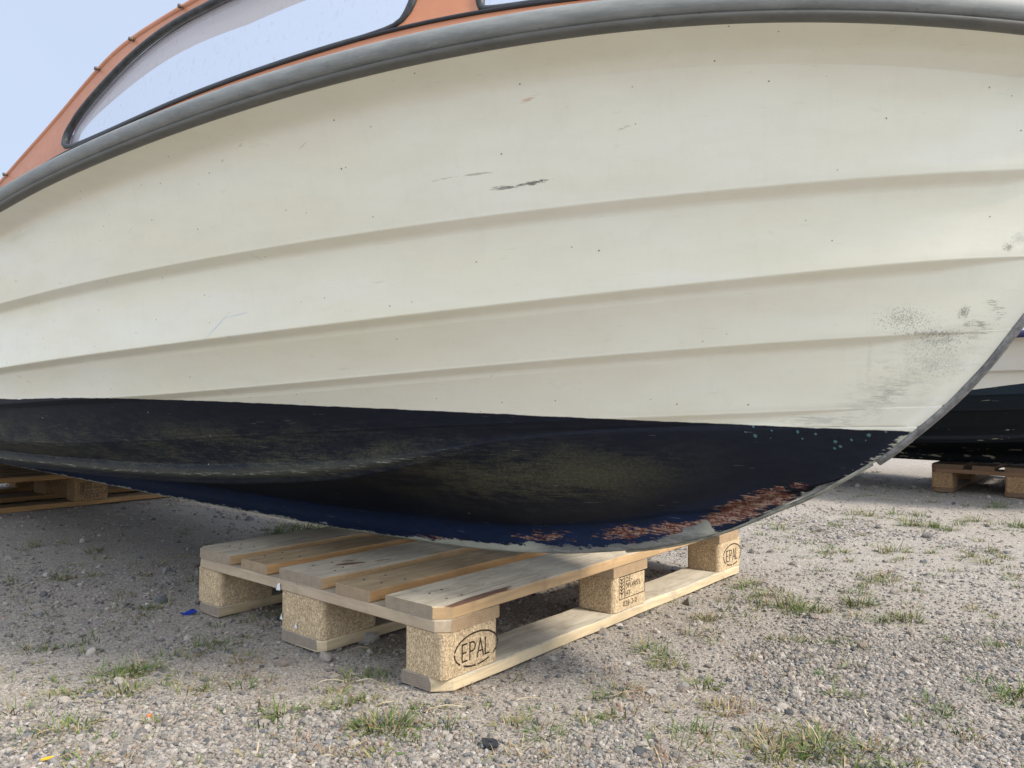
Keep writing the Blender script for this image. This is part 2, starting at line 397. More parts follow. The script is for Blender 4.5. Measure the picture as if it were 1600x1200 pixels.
def hull_material(name, white, wl, worn=True, dark=(.0055, .008, .017), blue=(.007, .019, .062)):
    g = MB(name, .38, .45); o = g.obj; x, y, z = g.sep(o)
    edge = g.attr('edge')
    # gelcoat
    st = g.scale(o, 1.2, 1.2, 6)
    n1 = g.noise(st, 1.6, 4, .55); n2 = g.noise(g.scale(o, 1, 1, 3), 9, 5, .6); n3 = g.noise(o, 60, 4, .6)
    c = g.mix(g.mapr(n1, .38, .66), white, (white[0]*.97, white[1]*.955, white[2]*.88))
    c = g.mix(g.mapr(n2, .45, .75, 0, .14), c, (.50, .45, .34))
    vo = g.vor(o, 34, 'Distance'); vcx = g.sep(g.vor(o, 34, 'Color'))
    fleck = g.math('MULTIPLY', g.mapr(g.math('ADD', vo, g.math('MULTIPLY', n3, .05)), .055, .075, 1, 0), g.mapr(vcx[0], .45, .5))
    vo2 = g.vor(g.scale(o, 1, 1, 1, off=(3, 1, 7)), 24, 'Distance')
    fleck = g.math('MAXIMUM', fleck, g.mapr(g.math('ADD', vo2, g.math('MULTIPLY', n3, .04)), .044, .056, 1, 0))
    c = g.mix(g.math('MULTIPLY', fleck, .8), c, (.08, .07, .05))
    hair = g.noise(g.scale(o, 26, 26, 330, rot=(0, R(-8), 0)), 1.6, 3, .8); hair2 = g.noise(g.scale(o, 30, 30, 260, rot=(0, R(-38), 0)), 1.5, 4, .8); dust = g.noise(o, 420, 4, .85)
    scr = g.noise(g.scale(o, 5, 5, 90, rot=(0, R(8), 0)), 6, 2, .6)
    c = g.mix(g.math('MULTIPLY', g.mapr(scr, .70, .76), .25), c, (.40, .36, .28))
    run = g.noise(g.scale(o, 46, 46, 2.2), 1.3, 4, .7); c = g.mix(g.mapr(run, .52, .78, 0, .09), c, (.46, .43, .34))
    c = g.mix(g.mapr(dust, .60, .80, 0, .30), c, (.42, .39, .31))
    rough = g.mapr(n2, .3, .7, .26, .44)
    if worn:
        star = g.mapr(y, -.002, .002, 1, 0)
        gr = g.noise(o, 45, 6, .75); grs = g.noise(g.scale(o, 14, 14, 40, rot=(0, R(-25), 0)), 3.2, 5, .7); spl = g.noise(o, 130, 5, .8)
        def put(c, mask, thr, colr, amt, tex=gr, soft=.10):
            m = g.mapr(g.math('ADD', tex, g.math('MULTIPLY', mask, .26)), thr, thr+soft, 0, amt)
            m = g.math('MULTIPLY', m, g.mapr(mask, 0, .12)); m = g.math('MULTIPLY', m, star)
            return g.mix(m, c, colr)
        for (cx, cz, an, a, b, thr, colr, amt, tx, sf) in MARKS:
            c = put(c, ell(g, x, z, cx, cz, an, a, b), thr, colr, amt*.8, {'g': gr, 's': grs, 'p': spl, 'h': hair, 'k': hair2, 'd': dust}[tx], sf)
    # antifouling
    f1 = g.noise(g.scale(o, 1.1, 1.1, 3.4), 4.5, 6, .62, .5); f2 = g.noise(g.scale(o, 9, 9, 34, rot=(0, R(-6), 0)), 3, 6, .7); f3 = g.noise(o, 170, 4, .7)
    d = g.mix(g.mapr(f2, .35, .7), dark, (dark[0]*1.9, dark[1]*1.7, dark[2]*1.35))
    if worn:
        alg = g.math('ADD', g.math('MULTIPLY', f1, .65), g.math('MULTIPLY', f2, .35))
        for (cx, cz, an, a, b, k_) in ((1.0, .360, .05, .42, .11, .12), (.70, .34, .2, .30, .05, .05), (.55, .393, .22, .22, .022, .13), (.08, .415, .0, .22, .03, .12), (.30, .36, .1, .2, .02, .05)):
            alg = g.math('ADD', alg, g.math('MULTIPLY', ell(g, x, z, cx, cz, an, a, b), k_))
        band = g.mapr(edge, .10, .20); band = g.math('MULTIPLY', band, g.mapr(g.math('SUBTRACT', z, wl(g, x)), -.10, -.02, 1, 0))
        band = g.math('MULTIPLY', band, g.mapr(x, .95, 1.25, 1, 0))
        under = g.math('MULTIPLY', g.mapr(x, .30, .62, 1, 0), g.mapr(g.math('SUBTRACT', z, g.math('MULTIPLY', g.math('MAXIMUM', x, 0.), .075)), .300, .325, 1, 0))
        band = g.math('MULTIPLY', band, g.math('SUBTRACT', 1., g.math('MULTIPLY', under, .8)))
        brush = g.noise(g.scale(o, 7, 7, 150, rot=(0, R(-5), 0)), 3, 6, .78)
        alg = g.math('ADD', alg, g.math('ADD', g.math('MULTIPLY', g.math('SUBTRACT', brush, .5), .75), g.math('MULTIPLY', g.math('SUBTRACT', f3, .5), .22)))
        am = g.math('MULTIPLY', g.mapr(alg, .46, .64), band)
        d = g.mix(g.math('MULTIPLY', am, .72), d, (.064, .064, .042))
        d = g.mix(g.math('MULTIPLY', g.mapr(f3, .45, .7), g.math('MULTIPLY', am, .35)), d, (.15, .15, .10))
        # rubbed chine edge
        cm = g.math('MULTIPLY', g.mapr(g.math('ADD', g.attr('chine'), g.math('MULTIPLY', g.math('SUBTRACT', brush, .5), .03)), .006, .016, 1, 0), g.mapr(x, .72, .50))
        d = g.mix(g.math('MULTIPLY', cm, .6), d, (.065, .066, .052))
        cm2 = g.math('MULTIPLY', g.math('MULTIPLY', g.mapr(g.attr('chine'), .003, .006, 1, 0), g.mapr(brush, .55, .60)), g.mapr(x, .75, .6))
        d = g.mix(cm2, d, (.36, .36, .30))
        # blue paint along the keel
        bl = g.mapr(g.math('ADD', edge, g.math('MULTIPLY', g.math('SUBTRACT', f2, .5), .05)), .052, .085, 1, 0)
        bl = g.math('MULTIPLY', bl, g.mapr(x, 1.22, 1.05, 0, 1))
        d = g.mix(bl, d, g.mix(g.mapr(f2, .35, .65), blue, (blue[0]*.7, blue[1]*.7, blue[2]*.6)))
        # scraped red primer
        sx = g.noise(g.scale(o, 22, 22, 150, rot=(0, R(-16), 0)), 1.7, 6, .68, .4)
        for (cx, cz, an, a, b, thr) in SCRAPES:
            m = ell(g, x, z, cx, cz, an, a, b)
            mm = g.math('MULTIPLY', g.math('MULTIPLY', g.mapr(g.math('ADD', sx, g.math('MULTIPLY', m, .30)), g.math('SUBTRACT', thr, .045), thr-.01), g.mapr(m, 0, .08)), star)
            red = g.mix(g.mapr(g.math('ADD', g.noise(g.scale(o, 14, 14, 110, rot=(0, R(-20), 0)), 3.1, 7, .8), g.math('MULTIPLY', g.math('SUBTRACT', f3, .5), .5)), .47, .58), (.105, .030, .022), (.31, .225, .175))
            d = g.mix(mm, d, red)
        # thin pale scratches and chips
        s1 = g.noise(g.scale(o, 3.2, 3.2, 120, rot=(0, R(-7), 0)), 5, 2, .5)
        d = g.mix(g.math('MULTIPLY', g.mapr(s1, .745, .76), .45), d, (.42, .40, .34))
        vq = g.vor(o, 30, 'Distance'); vqc = g.sep(g.vor(o, 30, 'Color'))
        d = g.mix(g.math('MULTIPLY', g.mapr(vq, .05, .07, 1, 0), g.mapr(vqc[1], .86, .88, 0, .8)), d, (.50, .50, .46))
        # verdigris flecks near the bow
        for (cx, cz, rr) in FLECKS:
            m = ell(g, x, z, cx, cz, 0, rr, rr*1.15)
            m = g.mapr(g.math('ADD', m, g.math('MULTIPLY', g.math('SUBTRACT', spl, .5), .9)), .52, .66, 0, .55)
            d = g.mix(g.math('MULTIPLY', m, star), d, (.11, .25, .28))
        # bare pale gelcoat edge of the keel
        n_e = g.math('MULTIPLY', g.math('SUBTRACT', f2, .5), .03)
        wdt = g.ramp(g.mapr(x, -2.2, 1.45, 0, 1), [(0, (.25,)*3), (.685, (.27,)*3), (.726, (.40,)*3), (.795, (.5,)*3), (.822, (.35,)*3), (.877, (.35,)*3), (.885, (.5,)*3), (.90, (.5,)*3), (.903, (.03,)*3), (1, (.03,)*3)])
        lim = g.math('MULTIPLY_ADD', g.sep(wdt)[0], .045, .008)
        em = g.mapr(g.math('ADD', edge, n_e), g.math('SUBTRACT', lim, .001), g.math('ADD', lim, .001), 1, 0)
        pale = g.mix(g.mapr(f2, .3, .7), (.36, .37, .30), (.52, .52, .44))
        gb = g.math('MULTIPLY', g.mapr(x, .66, .74), g.mapr(x, 1.06, 1.10, 1, 0))
        pale = g.mix(gb, pale, g.mix(g.mapr(f2, .35, .65), (.12, .125, .12), (.27, .275, .26)))
        d = g.mix(em, d, pale)
    else:
        pl = g.noise(g.scale(o, 4, 4, 26), 2.6, 6, .65, .4)
        hz = g.mapr(z, .18, .34, .07, 0)
        d = g.mix(g.mapr(g.math('ADD', pl, hz), .655, .67), d, (.34, .31, .23))
        d = g.mix(g.mapr(z, .42, .52, 0, .4), d, (.014, .034, .055))
    # paint line
    hgt = g.math('SUBTRACT', z, g.math('ADD', wl(g, x), g.math('MULTIPLY', g.math('SUBTRACT', g.noise(o, 22, 4, .6), .5), .0045)))
    f = g.mapr(hgt, -.0007, .0007)
    c = g.mix(f, d, c); g.put(g.b.inputs['Specular IOR Level'], g.math('MULTIPLY_ADD', f, .25, .20))
    rough = g.math('ADD', g.math('MULTIPLY', f, rough), g.math('MULTIPLY', g.math('SUBTRACT', 1., f), .62))
    bmp = g.bump(g.math('ADD', g.math('MULTIPLY', f2, .6), g.noise(o, 8, 2, .5)), .10, .004)
    return g.done(c, rough, bmp)

# marks in hull coordinates: s, z, angle, half length, half height, threshold, colour, amount, texture, softness
K_ = (.05, .045, .04); GY = (.33, .32, .30)
MARKS = []
SCRAPES = []
FLECKS = []
WLC = (0.00927, -0.02752, -0.00567, 0.48757)
BR = (.30, .20, .10)
MARKS = [(1.022, .7985, .10, .034, .0032, .585, K_, 1.0, 'h', .05), (1.036, .8005, .25, .008, .005, .66, K_, .8, 'd', .06), (.985, .7955, .05, .026, .003, .60, K_, .8, 'h', .05), (.952, .8155, .06, .040, .0022, .60, (.2, .17, .12), .6, 'h', .08), (.90, .812, .1, .025, .002, .62, BR, .5, 'h', .08),
 (.534, .880, .6, .014, .005, .66, BR, .45, 'k', .08), (.579, .895, .40, .02, .0028, .64, (.25, .2, .13), .45, 'k', .08), (1.042, .902, .30, .022, .0040, .63, (.50, .24, .10), .6, 'k', .08), (1.088, .889, .2, .010, .009, .70, BR, .2, 'd', .1), (.70, .88, .5, .02, .002, .62, GY, .5, 'k', .08), (1.15, .86, .3, .012, .002, .6, BR, .5, 'h', .1), (.25, .80, .4, .02, .0016, .6, GY, .5, 'k', .1), (.75, .68, .1, .03, .0016, .6, BR, .4, 'h', .1), (.60, .545, .0, .03, .0016, .6, BR, .4, 'h', .1), (-.5, .50, .5, .02, .002, .6, GY, .5, 'k', .1),
 (.390, .622, .55, .050, .0022, .50, (.28, .40, .64), .5, 'd', .15), (.445, .640, .12, .035, .0018, .50, (.28, .40, .64), .45, 'd', .15), (.41, .602, .2, .022, .012, .68, (.40, .50, .66), .4, 'k', .10),
 (1.481, .621, 1.0, .014, .008, .58, K_, .75, 'd', .14), (1.514, .629, -1.1, .028, .013, .66, K_, .65, 'k', .10), (1.500, .603, -1.0, .020, .014, .66, K_, .6, 'k', .10), (1.484, .604, .3, .014, .008, .64, K_, .55, 'd', .1),
 (1.519, .612, .5, .014, .008, .66, K_, .5, 'k', .1), (1.493, .592, .5, .018, .012, .66, GY, .6, 'k', .1), (1.415, .612, 0, .075, .040, .715, K_, .65, 'd', .05), (1.45, .583, 0, .08, .035, .715, K_, .6, 'd', .05), (1.44, .55, .3, .10, .07, .735, K_, .4, 'd', .06),
 (1.445, .593, .03, .055, .0045, .60, K_, .6, 'd', .1), (1.44, .560, .4, .11, .075, .60, GY, .28, 's', .25), (1.36, .500, .7, .09, .040, .58, GY, .30, 's', .22), (1.400, .520, .8, .08, .016, .62, GY, .28, 'k', .15), (1.38, .505, .8, .06, .03, .68, K_, .30, 'k', .1),
 (1.295, .4655, 0, .075, .012, .60, GY, .55, 'k', .12), (1.535, .705, .6, .009, .008, .60, K_, .7, 'd', .1), (1.547, .716, .6, .012, .010, .58, GY, .5, 'd', .1), (1.365, .555, 1.4, .05, .004, .58, GY, .25, 'd', .15)]
SCRAPES = [(1.155, .318, .40, .115, .020, .62), (1.10, .288, .36, .13, .015, .63), (1.00, .262, .25, .09, .016, .66), (.915, .243, .15, .08, .020, .68), (.72, .212, .12, .16, .022, .755), (.45, .170, .04, .18, .010, .70), (1.20, .330, .45, .05, .010, .60)]
FLECKS = [(1.202, .455, .004), (1.202, .440, .0055), (1.226, .449, .0035), (1.260, .4475, .005), (1.283, .4445, .0042), (1.306, .4330, .0055), (1.311, .4255, .0045), (1.327, .4365, .0035), (1.350, .4445, .006), (1.264, .437, .0035), (1.19, .446, .003), (1.303, .4225, .004), (1.345, .436, .0025), (1.372, .450, .004), (1.222, .437, .002)]
def wl_main(g, x):
    x = g.math('MAXIMUM', x, -.55); a, b, c_, d_ = WLC
    r = g.math('MULTIPLY_ADD', x, a, b); r = g.math('MULTIPLY_ADD', x, r, c_); return g.math('MULTIPLY_ADD', x, r, d_)

boat = empty('fishing_boat', P0, AX)
tag(boat, 'cream clinker-sided fibreglass boat with orange cabin sides and scraped black bottom, nearest the viewer', 'boat')
M_hull = hull_material('hull_gelcoat', (.755, .752, .665), wl_main)
hull, ROWS = hull_mesh('hull', M_hull, boat)

def tube(path, rx, rz, name, mat, parent, closed=False, seg=14, up=(0, 0, 1), prof=None):
    """sweep an elliptical profile along path (local coordinates)"""
    path = np.array(path, float); n = len(path); V = []; Fc = []
    rx = np.broadcast_to(rx, n); rz = np.broadcast_to(rz, n)
    for i in range(n):
        a = path[(i-1) % n if closed else max(i-1, 0)]; b = path[(i+1) % n if closed else min(i+1, n-1)]
        t = b-a; t /= np.linalg.norm(t)+1e-12
        sx = np.cross(t, up); sx /= np.linalg.norm(sx)+1e-9; sz = np.cross(sx, t)
        for k in range(seg):
            if prof: pu, pv = prof[k]
            else: an = 2*math.pi*k/seg; pu, pv = math.cos(an), math.sin(an)
            V.append(path[i]+sx*pu*rx[i]+sz*pv*rz[i])
    m = n if closed else n-1
    for i in range(m):
        for k in range(seg):
            a = i*seg+k; b = i*seg+(k+1) % seg; c = ((i+1) % n)*seg+(k+1) % seg; d = ((i+1) % n)*seg+k
            Fc.append((a, b, c, d))
    if not closed: Fc += [tuple(range(seg))[::-1], tuple((n-1)*seg+k for k in range(seg))]
    return mesh_obj(name, V, Fc, mat, parent, True)

# rub rail
def rail_material(name, base, tip):
    g = MB(name, .45, .4); o = g.obj
    n = g.noise(g.scale(o, 2, 2, 10), 8, 6, .65); n2 = g.noise(g.scale(o, 6, 6, 60), 10, 5, .7); n3 = g.noise(o, 40, 4, .7)
    c = g.mix(g.mapr(n, .35, .65), base, tip); c = g.mix(g.mapr(n2, .55, .75, 0, .5), c, tuple(v*1.5 for v in tip))
    c = g.mix(g.mapr(n3, .62, .72, 0, .35), c, (.04, .045, .05))
    sp = g.vor(o, 60, 'Distance'); c = g.mix(g.mapr(sp, .05, .08, .5, 0), c, (.03, .03, .03))
    return g.done(c, g.mapr(n, .3, .7, .50, .68), g.bump(n2, .12, .001))
M_rail = rail_material('rail_rubber', (.140, .148, .146), (.205, .215, .208))
RP = []
for k in range(20):
    a = math.pi*2*k/20; u, v = math.cos(a), math.sin(a); RP.append((np.sign(u)*abs(u)**.85, np.sign(v)*abs(v)**.8))
def rail_path(dw, dz, bw=1., zs=1., s0=-3.05):
    s = np.concatenate([np.linspace(s0, .5, 60), np.linspace(.55, 1.715, 110)]); z = spline(LINES['G'][3])(s)
    st = np.stack([s, -(wline('G', s)*bw+dw), .144+(z-.144)*zs+dz], 1)
    # rounded nose between both sides
    nose = []
    w0 = st[-1, 1]; s_end = st[-1, 0]
    for a in np.linspace(0, math.pi, 14)[1:-1]:
        nose.append((s_end+.02*math.sin(a), w0*math.cos(a), st[-1, 2]+.001))
    port = st[::-1].copy(); port[:, 1] *= -1
    return np.vstack([st, nose, port])
tube(rail_path(.002, .0210), .0165, .0148, 'rub_rail', M_rail, boat, seg=20, prof=RP)
M_lip = rail_material('rail_lip', (.085, .085, .078), (.12, .12, .11))
tube(rail_path(.001, .0045), .0125, .0060, 'rail_lip', M_lip, boat, seg=8)

# stem band
g = MB('worn_band', .5, .5); n = g.noise(g.obj, 60, 6, .75); n2 = g.noise(g.obj, 14, 3)
M_band = g.done(g.mix(g.mapr(n, .35, .68), (.09, .092, .098), g.mix(n2, (.24, .24, .24), (.33, .325, .315))), .5, g.bump(n, .4, .002)); 
g.b.inputs['Metallic'].default_value = .35
sb_s = np.concatenate([np.linspace(1.352, 1.60, 34), np.linspace(1.61, 1.726, 18)])
sb_z = np.array([np.interp(s, [p[0] for p in STEM], [p[1] for p in STEM]) for s in sb_s]); zf = spline(STEM); sb_z = zf(sb_s)
tube(np.stack([sb_s+.004, 0*sb_s, sb_z-.001], 1), .0095, .0065, 'stem_band', M_band, boat, seg=12, up=(0, 0, 1))
kb_s = np.linspace(-3.0, 1.345, 120); kb_z = zk(kb_s)
g = MB('keel_strip', .6, .4); n = g.noise(g.scale(g.obj, 1, 1, 1), 40, 6, .7); xx = g.sep(g.obj)[0]
M_strip = g.done(g.mix(g.mapr(n, .35, .65), (.13, .135, .115), (.33, .325, .27)), .6, g.bump(n, .4, .002))
kk = kb_s > .9
tube(np.stack([kb_s[kk]+.001, 0*kb_s[kk], kb_z[kk]-.0005], 1), .0105, .0035, 'keel_strip', M_strip, boat, seg=10)

# deck closing the hull
M_deck = MB('deck_paint', .5).done((.55, .54, .48))
s = np.linspace(-3.09, 1.70, 90); zt = spline(LINES['G'][3])(s)+.022; wv = wline('G', s)-.004
V = []; Fc = []
for i in range(len(s)):
    for k in range(9):
        u = k/8*2-1; V.append((s[i], wv[i]*u, zt[i]+.012*(1-u*u)))
for i in range(len(s)-1):
    for k in range(8): a = i*9+k; Fc.append((a, a+9, a+10, a+1))
mesh_obj('deck', V, Fc, M_deck, boat, True)

# ---- cabin sides with windows
g = MB('orange_gelcoat', .42, .45); o = g.obj
n1 = g.noise(g.scale(o, 1, 1, 2.5), 5, 5, .6); n2 = g.noise(o, 55, 5, .7); n3 = g.noise(g.scale(o, 3, 3, 9), 10, 4, .6)
c = g.mix(g.mapr(n1, .35, .65), (.43, .165, .075), (.38, .145, .068)); c = g.mix(g.mapr(n3, .5, .75, 0, .25), c, (.50, .25, .14))
c = g.mix(g.mapr(n2, .68, .74, 0, .6), c, (.20, .085, .04))
M_orange = g.done(c, g.mapr(n2, .3, .7, .36, .5), g.bump(n2, .06, .001))
g = MB('window_rubber', .55, .4); n = g.noise(g.obj, 50, 5, .7)
M_rub = g.done(g.mix(g.mapr(n, .4, .75), (.012, .014, .017), (.05, .055, .06)), .5)
M_trim = MB('black_trim', .5, .4).done((.010, .010, .013))
M_liner = MB('liner_grey', .7, .2).done((.50, .49, .56))
M_brass = MB('tarnished_brass', .5).done((.10, .075, .05)); 
m = bpy.data.materials.new('window_glass'); m.use_nodes = True; t = m.node_tree; t.nodes.remove(t.nodes['Principled BSDF'])
tr = t.nodes.new('ShaderNodeBsdfTransparent'); tr.inputs[0].default_value = (.965, .965, .975, 1); gl = t.nodes.new('ShaderNodeBsdfGlossy'); gl.inputs['Roughness'].default_value = .03
df = t.nodes.new('ShaderNodeBsdfDiffuse'); df.inputs[0].default_value = (.22, .22, .24, 1)
lw_ = t.nodes.new('ShaderNodeLayerWeight'); lw_.inputs[0].default_value = .5; pw_ = t.nodes.new('ShaderNodeMath'); pw_.operation = 'POWER'; pw_.inputs[1].default_value = 5; t.links.new(lw_.outputs['Facing'], pw_.inputs[0]); fr = t.nodes.new('ShaderNodeMath'); fr.operation = 'MULTIPLY_ADD'; fr.inputs[1].default_value = .9; fr.inputs[2].default_value = .03; t.links.new(pw_.outputs[0], fr.inputs[0]); m1 = t.nodes.new('ShaderNodeMixShader'); m2 = t.nodes.new('ShaderNodeMixShader')
tcn = t.nodes.new('ShaderNodeTexCoord'); mpn = t.nodes.new('ShaderNodeMapping'); mpn.inputs['Scale'].default_value = (1, 1, .45); mpn.inputs['Rotation'].default_value = (0, R(25), 0)
nn = t.nodes.new('ShaderNodeTexNoise'); nn.inputs['Scale'].default_value = 120; nn.inputs['Detail'].default_value = 4
mr = t.nodes.new('ShaderNodeMapRange'); mr.inputs[1].default_value = .60; mr.inputs[2].default_value = .72; mr.inputs[3].default_value = .0; mr.inputs[4].default_value = .10
t.links.new(tcn.outputs['Object'], mpn.inputs[0]); t.links.new(mpn.outputs[0], nn.inputs['Vector']); t.links.new(nn.outputs['Fac'], mr.inputs[0])
t.links.new(fr.outputs[0], m1.inputs[0]); t.links.new(tr.outputs[0], m1.inputs[1]); t.links.new(gl.outputs[0], m1.inputs[2])
t.links.new(mr.outputs[0], m2.inputs[0]); t.links.new(m1.outputs[0], m2.inputs[1]); t.links.new(df.outputs[0], m2.inputs[2]); t.links.new(m2.outputs[0], t.nodes['Material Output'].inputs[0])
M_glass = m

def smooth_poly(P, n=3, closed=True):
    P = [np.array((p[0]+.012*min(1, max(0, (.8-p[0])/.6)), p[1]-.0035), float) for p in P]
    for _ in range(n):
        Q = []
        m = len(P)
        rng_ = range(m) if closed else range(m-1)
        if not closed: Q.append(P[0])
        for i in rng_:
            a, b = P[i], P[(i+1) % m]; Q += [a*.75+b*.25, a*.25+b*.75]
        if not closed: Q.append(P[-1])
        P = Q
    return np.array(P)
zG = spline(LINES['G'][3])
def pw(s, z): return wline('G', s)-.060-.25*np.clip(z-.95, 0, 9)
top = smooth_poly([(-.46, .935), (-.34, .98), (-.278, 1.005), (-.108, 1.071), (.013, 1.133), (.10, 1.172), (.183, 1.187), (.286, 1.197), (.45, 1.213), (.7, 1.232), (.95, 1.235), (1.12, 1.22), (1.25, 1.13), (1.37, 1.0), (1.40, .965)], 2, False)
bot = [(s_, float(zG(s_))+.012) for s_ in np.linspace(1.40, -.46, 50)]
OUTL = np.vstack([top, bot])
W1 = smooth_poly([(-.002, .990), (-.020, 1.022), (.010, 1.062), (.10, 1.110), (.20, 1.151), (.30, 1.172), (.42, 1.182), (.62, 1.192), (.80, 1.197), (.872, 1.185), (.878, 1.12), (.872, 1.045), (.835, 1.030), (.73, 1.024), (.60, 1.016), (.415, 1.006), (.277, .997), (.149, .991)], 3)
W2 = smooth_poly([(.975, 1.045), (.985, 1.036), (1.06, 1.036), (1.20, 1.035), (1.30, 1.036), (1.315, 1.045), (1.27, 1.09), (1.19, 1.17), (1.13, 1.19), (1.03, 1.197), (.98, 1.19), (.968, 1.12)], 3)
def inpoly(x, y, P):
    c = False; n = len(P); j = n-1
    for i in range(n):
        if (P[i][1] > y) != (P[j][1] > y) and x < (P[j][0]-P[i][0])*(y-P[i][1])/(P[j][1]-P[i][1])+P[i][0]: c = not c
        j = i
    return c
def sheet(outer, holes, thick, off, name, mat, parent, sgn, grid=.035):
    """curved panel: flat (s, z) outline filled, wrapped on the cabin side, with real thickness"""
    pts = []; edges = []; loops = [outer]+holes
    for lp in loops:
        b = len(pts); n = len(lp); pts += [Vector(p) for p in lp]; edges += [(b+i, b+(i+1) % n) for i in range(n)]
    lo = outer.min(0); hi = outer.max(0)
    for a in np.arange(lo[0], hi[0], grid):
        for b in np.arange(lo[1], hi[1], grid):
            if inpoly(a, b, outer) and not any(inpoly(a, b, h) for h in holes): pts.append(Vector((a+.0007, b+.0003)))
    v2, e2, f2, ov, oe, of = delaunay_2d_cdt(pts, edges, [], 0, 1e-6)
    tri = []
    for f in f2:
        cx = sum(v2[i][0] for i in f)/3; cy = sum(v2[i][1] for i in f)/3
        if inpoly(cx, cy, outer) and not any(inpoly(cx, cy, h) for h in holes): tri.append(tuple(f))
    V = []; n = len(v2)
    for d in (off, off+thick):
        for p in v2: V.append((p[0], sgn*(float(pw(p[0], p[1]))-d), p[1]))
    Fc = [t_ if sgn > 0 else t_[::-1] for t_ in tri]+[tuple(i+n for i in (t_[::-1] if sgn > 0 else t_)) for t_ in tri]
    cnt = {}
    for t_ in tri:
        for i in range(3):
            e = (t_[i], t_[(i+1) % 3]); cnt[tuple(sorted(e))] = cnt.get(tuple(sorted(e)), 0)+1
    for (a, b), k in cnt.items():
        if k == 1: Fc.append((a, b, b+n, a+n))
    o = mesh_obj(name, V, Fc, mat, parent, False)
    bm = bmesh.new(); bm.from_mesh(o.data); bmesh.ops.recalc_face_normals(bm, faces=bm.faces); bm.to_mesh(o.data); bm.free()
    return o
def wrap(P, sgn, off): return [(p[0], sgn*(float(pw(p[0], p[1]))-off), p[1]) for p in P]
def resample(P, n, closed=True):
    P = np.array(P); Q = np.vstack([P, P[:1]]) if closed else P
    d = np.r_[0, np.cumsum(np.linalg.norm(np.diff(Q, axis=0), axis=1))]; t_ = np.linspace(0, d[-1], n+1)[:-1] if closed else np.linspace(0, d[-1], n)
    return np.stack([np.interp(t_, d, Q[:, 0]), np.interp(t_, d, Q[:, 1])], 1)
for sgn in (-1, 1):
    cs = sheet(OUTL, [W1, W2], .010, 0, 'cabin_side', M_orange, boat, sgn)
    # rounded outer flange along the top edge
    tp = np.array(wrap(resample(top, 60, False), sgn, .005)); tube(tp, .0085, .0085, 'cabin_edge', M_orange, boat, seg=10)
    for Wn in (W1, W2):
        P = resample(Wn, 150); inner = resample(Wn, 150)
        win = sheet(P, [], .003, .0045, 'window_pane', M_glass, cs, sgn, .2)
        up_w = np.clip((P[:, 1]-1.035)/.02, 0, 1); up_w = np.maximum(up_w, np.clip((.03-P[:, 0])/.03, 0, 1))
        tube(wrap(P, sgn, .001), .0048+.0022*up_w, .0048+.0022*up_w, 'window_gasket', M_rub, cs, True, 10, up=(0, 1, 0))
        tb = [p for p in P if p[1] > 1.0+.06*max(0, min(1, (p[0])/.8)) and True]
        if Wn is W2: continue
        # liner behind the upper edge
        q = [p for p in P if p[1] > (1.12 if Wn is W2 else 1.045 if p[0] > .25 else .985+.0+.055*(p[0]+.02)/.27+.006)]
        i0 = min(range(len(q)), key=lambda i: q[i][0]+(0 if q[i][1] < 1.03 else 9)); q = sorted(q, key=lambda p: p[0])
        V = []; Fc = []
        for p in q:
            wd = .008+.056*min(1, max(0, (p[0]+.02)/.45)) if Wn is W1 else .07
            for d, dz in ((.010, 0), (.010+wd, -.004)): V.append((p[0], sgn*(float(pw(p[0], p[1]))-d), p[1]-.001+dz))
        for i in range(len(q)-1): Fc.append((2*i, 2*i+2, 2*i+3, 2*i+1))
        lo_ = mesh_obj('window_liner', V, Fc, M_liner, cs, True)
        sm_ = lo_.modifiers.new('thick', 'SOLIDIFY'); sm_.thickness = .004
    tl = [(-.40, .958), (-.322, .960), (-.17, .967), (-.01, .981), (.149, .9885), (.277, .995), (.415, 1.004), (.602, 1.0145), (.73, 1.022), (.83, 1.029), (.936, 1.033), (1.06, 1.034), (1.25, 1.033), (1.38, 1.03)]
    tl = resample(smooth_poly(tl, 2, False), 90, False)
    tube(wrap(tl, sgn, -.001), .0028, .0032, 'trim_bead', M_trim, cs, seg=8)
    for (a, b) in ((-.294, .988), (.07, 1.146), (.189, 1.176), (.345, 1.197), (.55, 1.216)):
        bm = bmesh.new()
        for rr, h0, h1 in ((.0050, 0, .002), (.0022, .002, .0065), (.0042, .0065, .0105)):
            bmesh.ops.create_cone(bm, cap_ends=True, segments=12, radius1=rr, radius2=rr*.85, depth=h1-h0, matrix=Matrix.Translation((0, 0, (h0+h1)/2)))
        for v in bm.verts: v.co.x *= 1
        so_ = bm_obj('snap_stud', bm, M_brass, cs, True, (a, sgn*(float(pw(a, b))-.0005), b), (R(90) if sgn < 0 else R(-90), 0, 0))

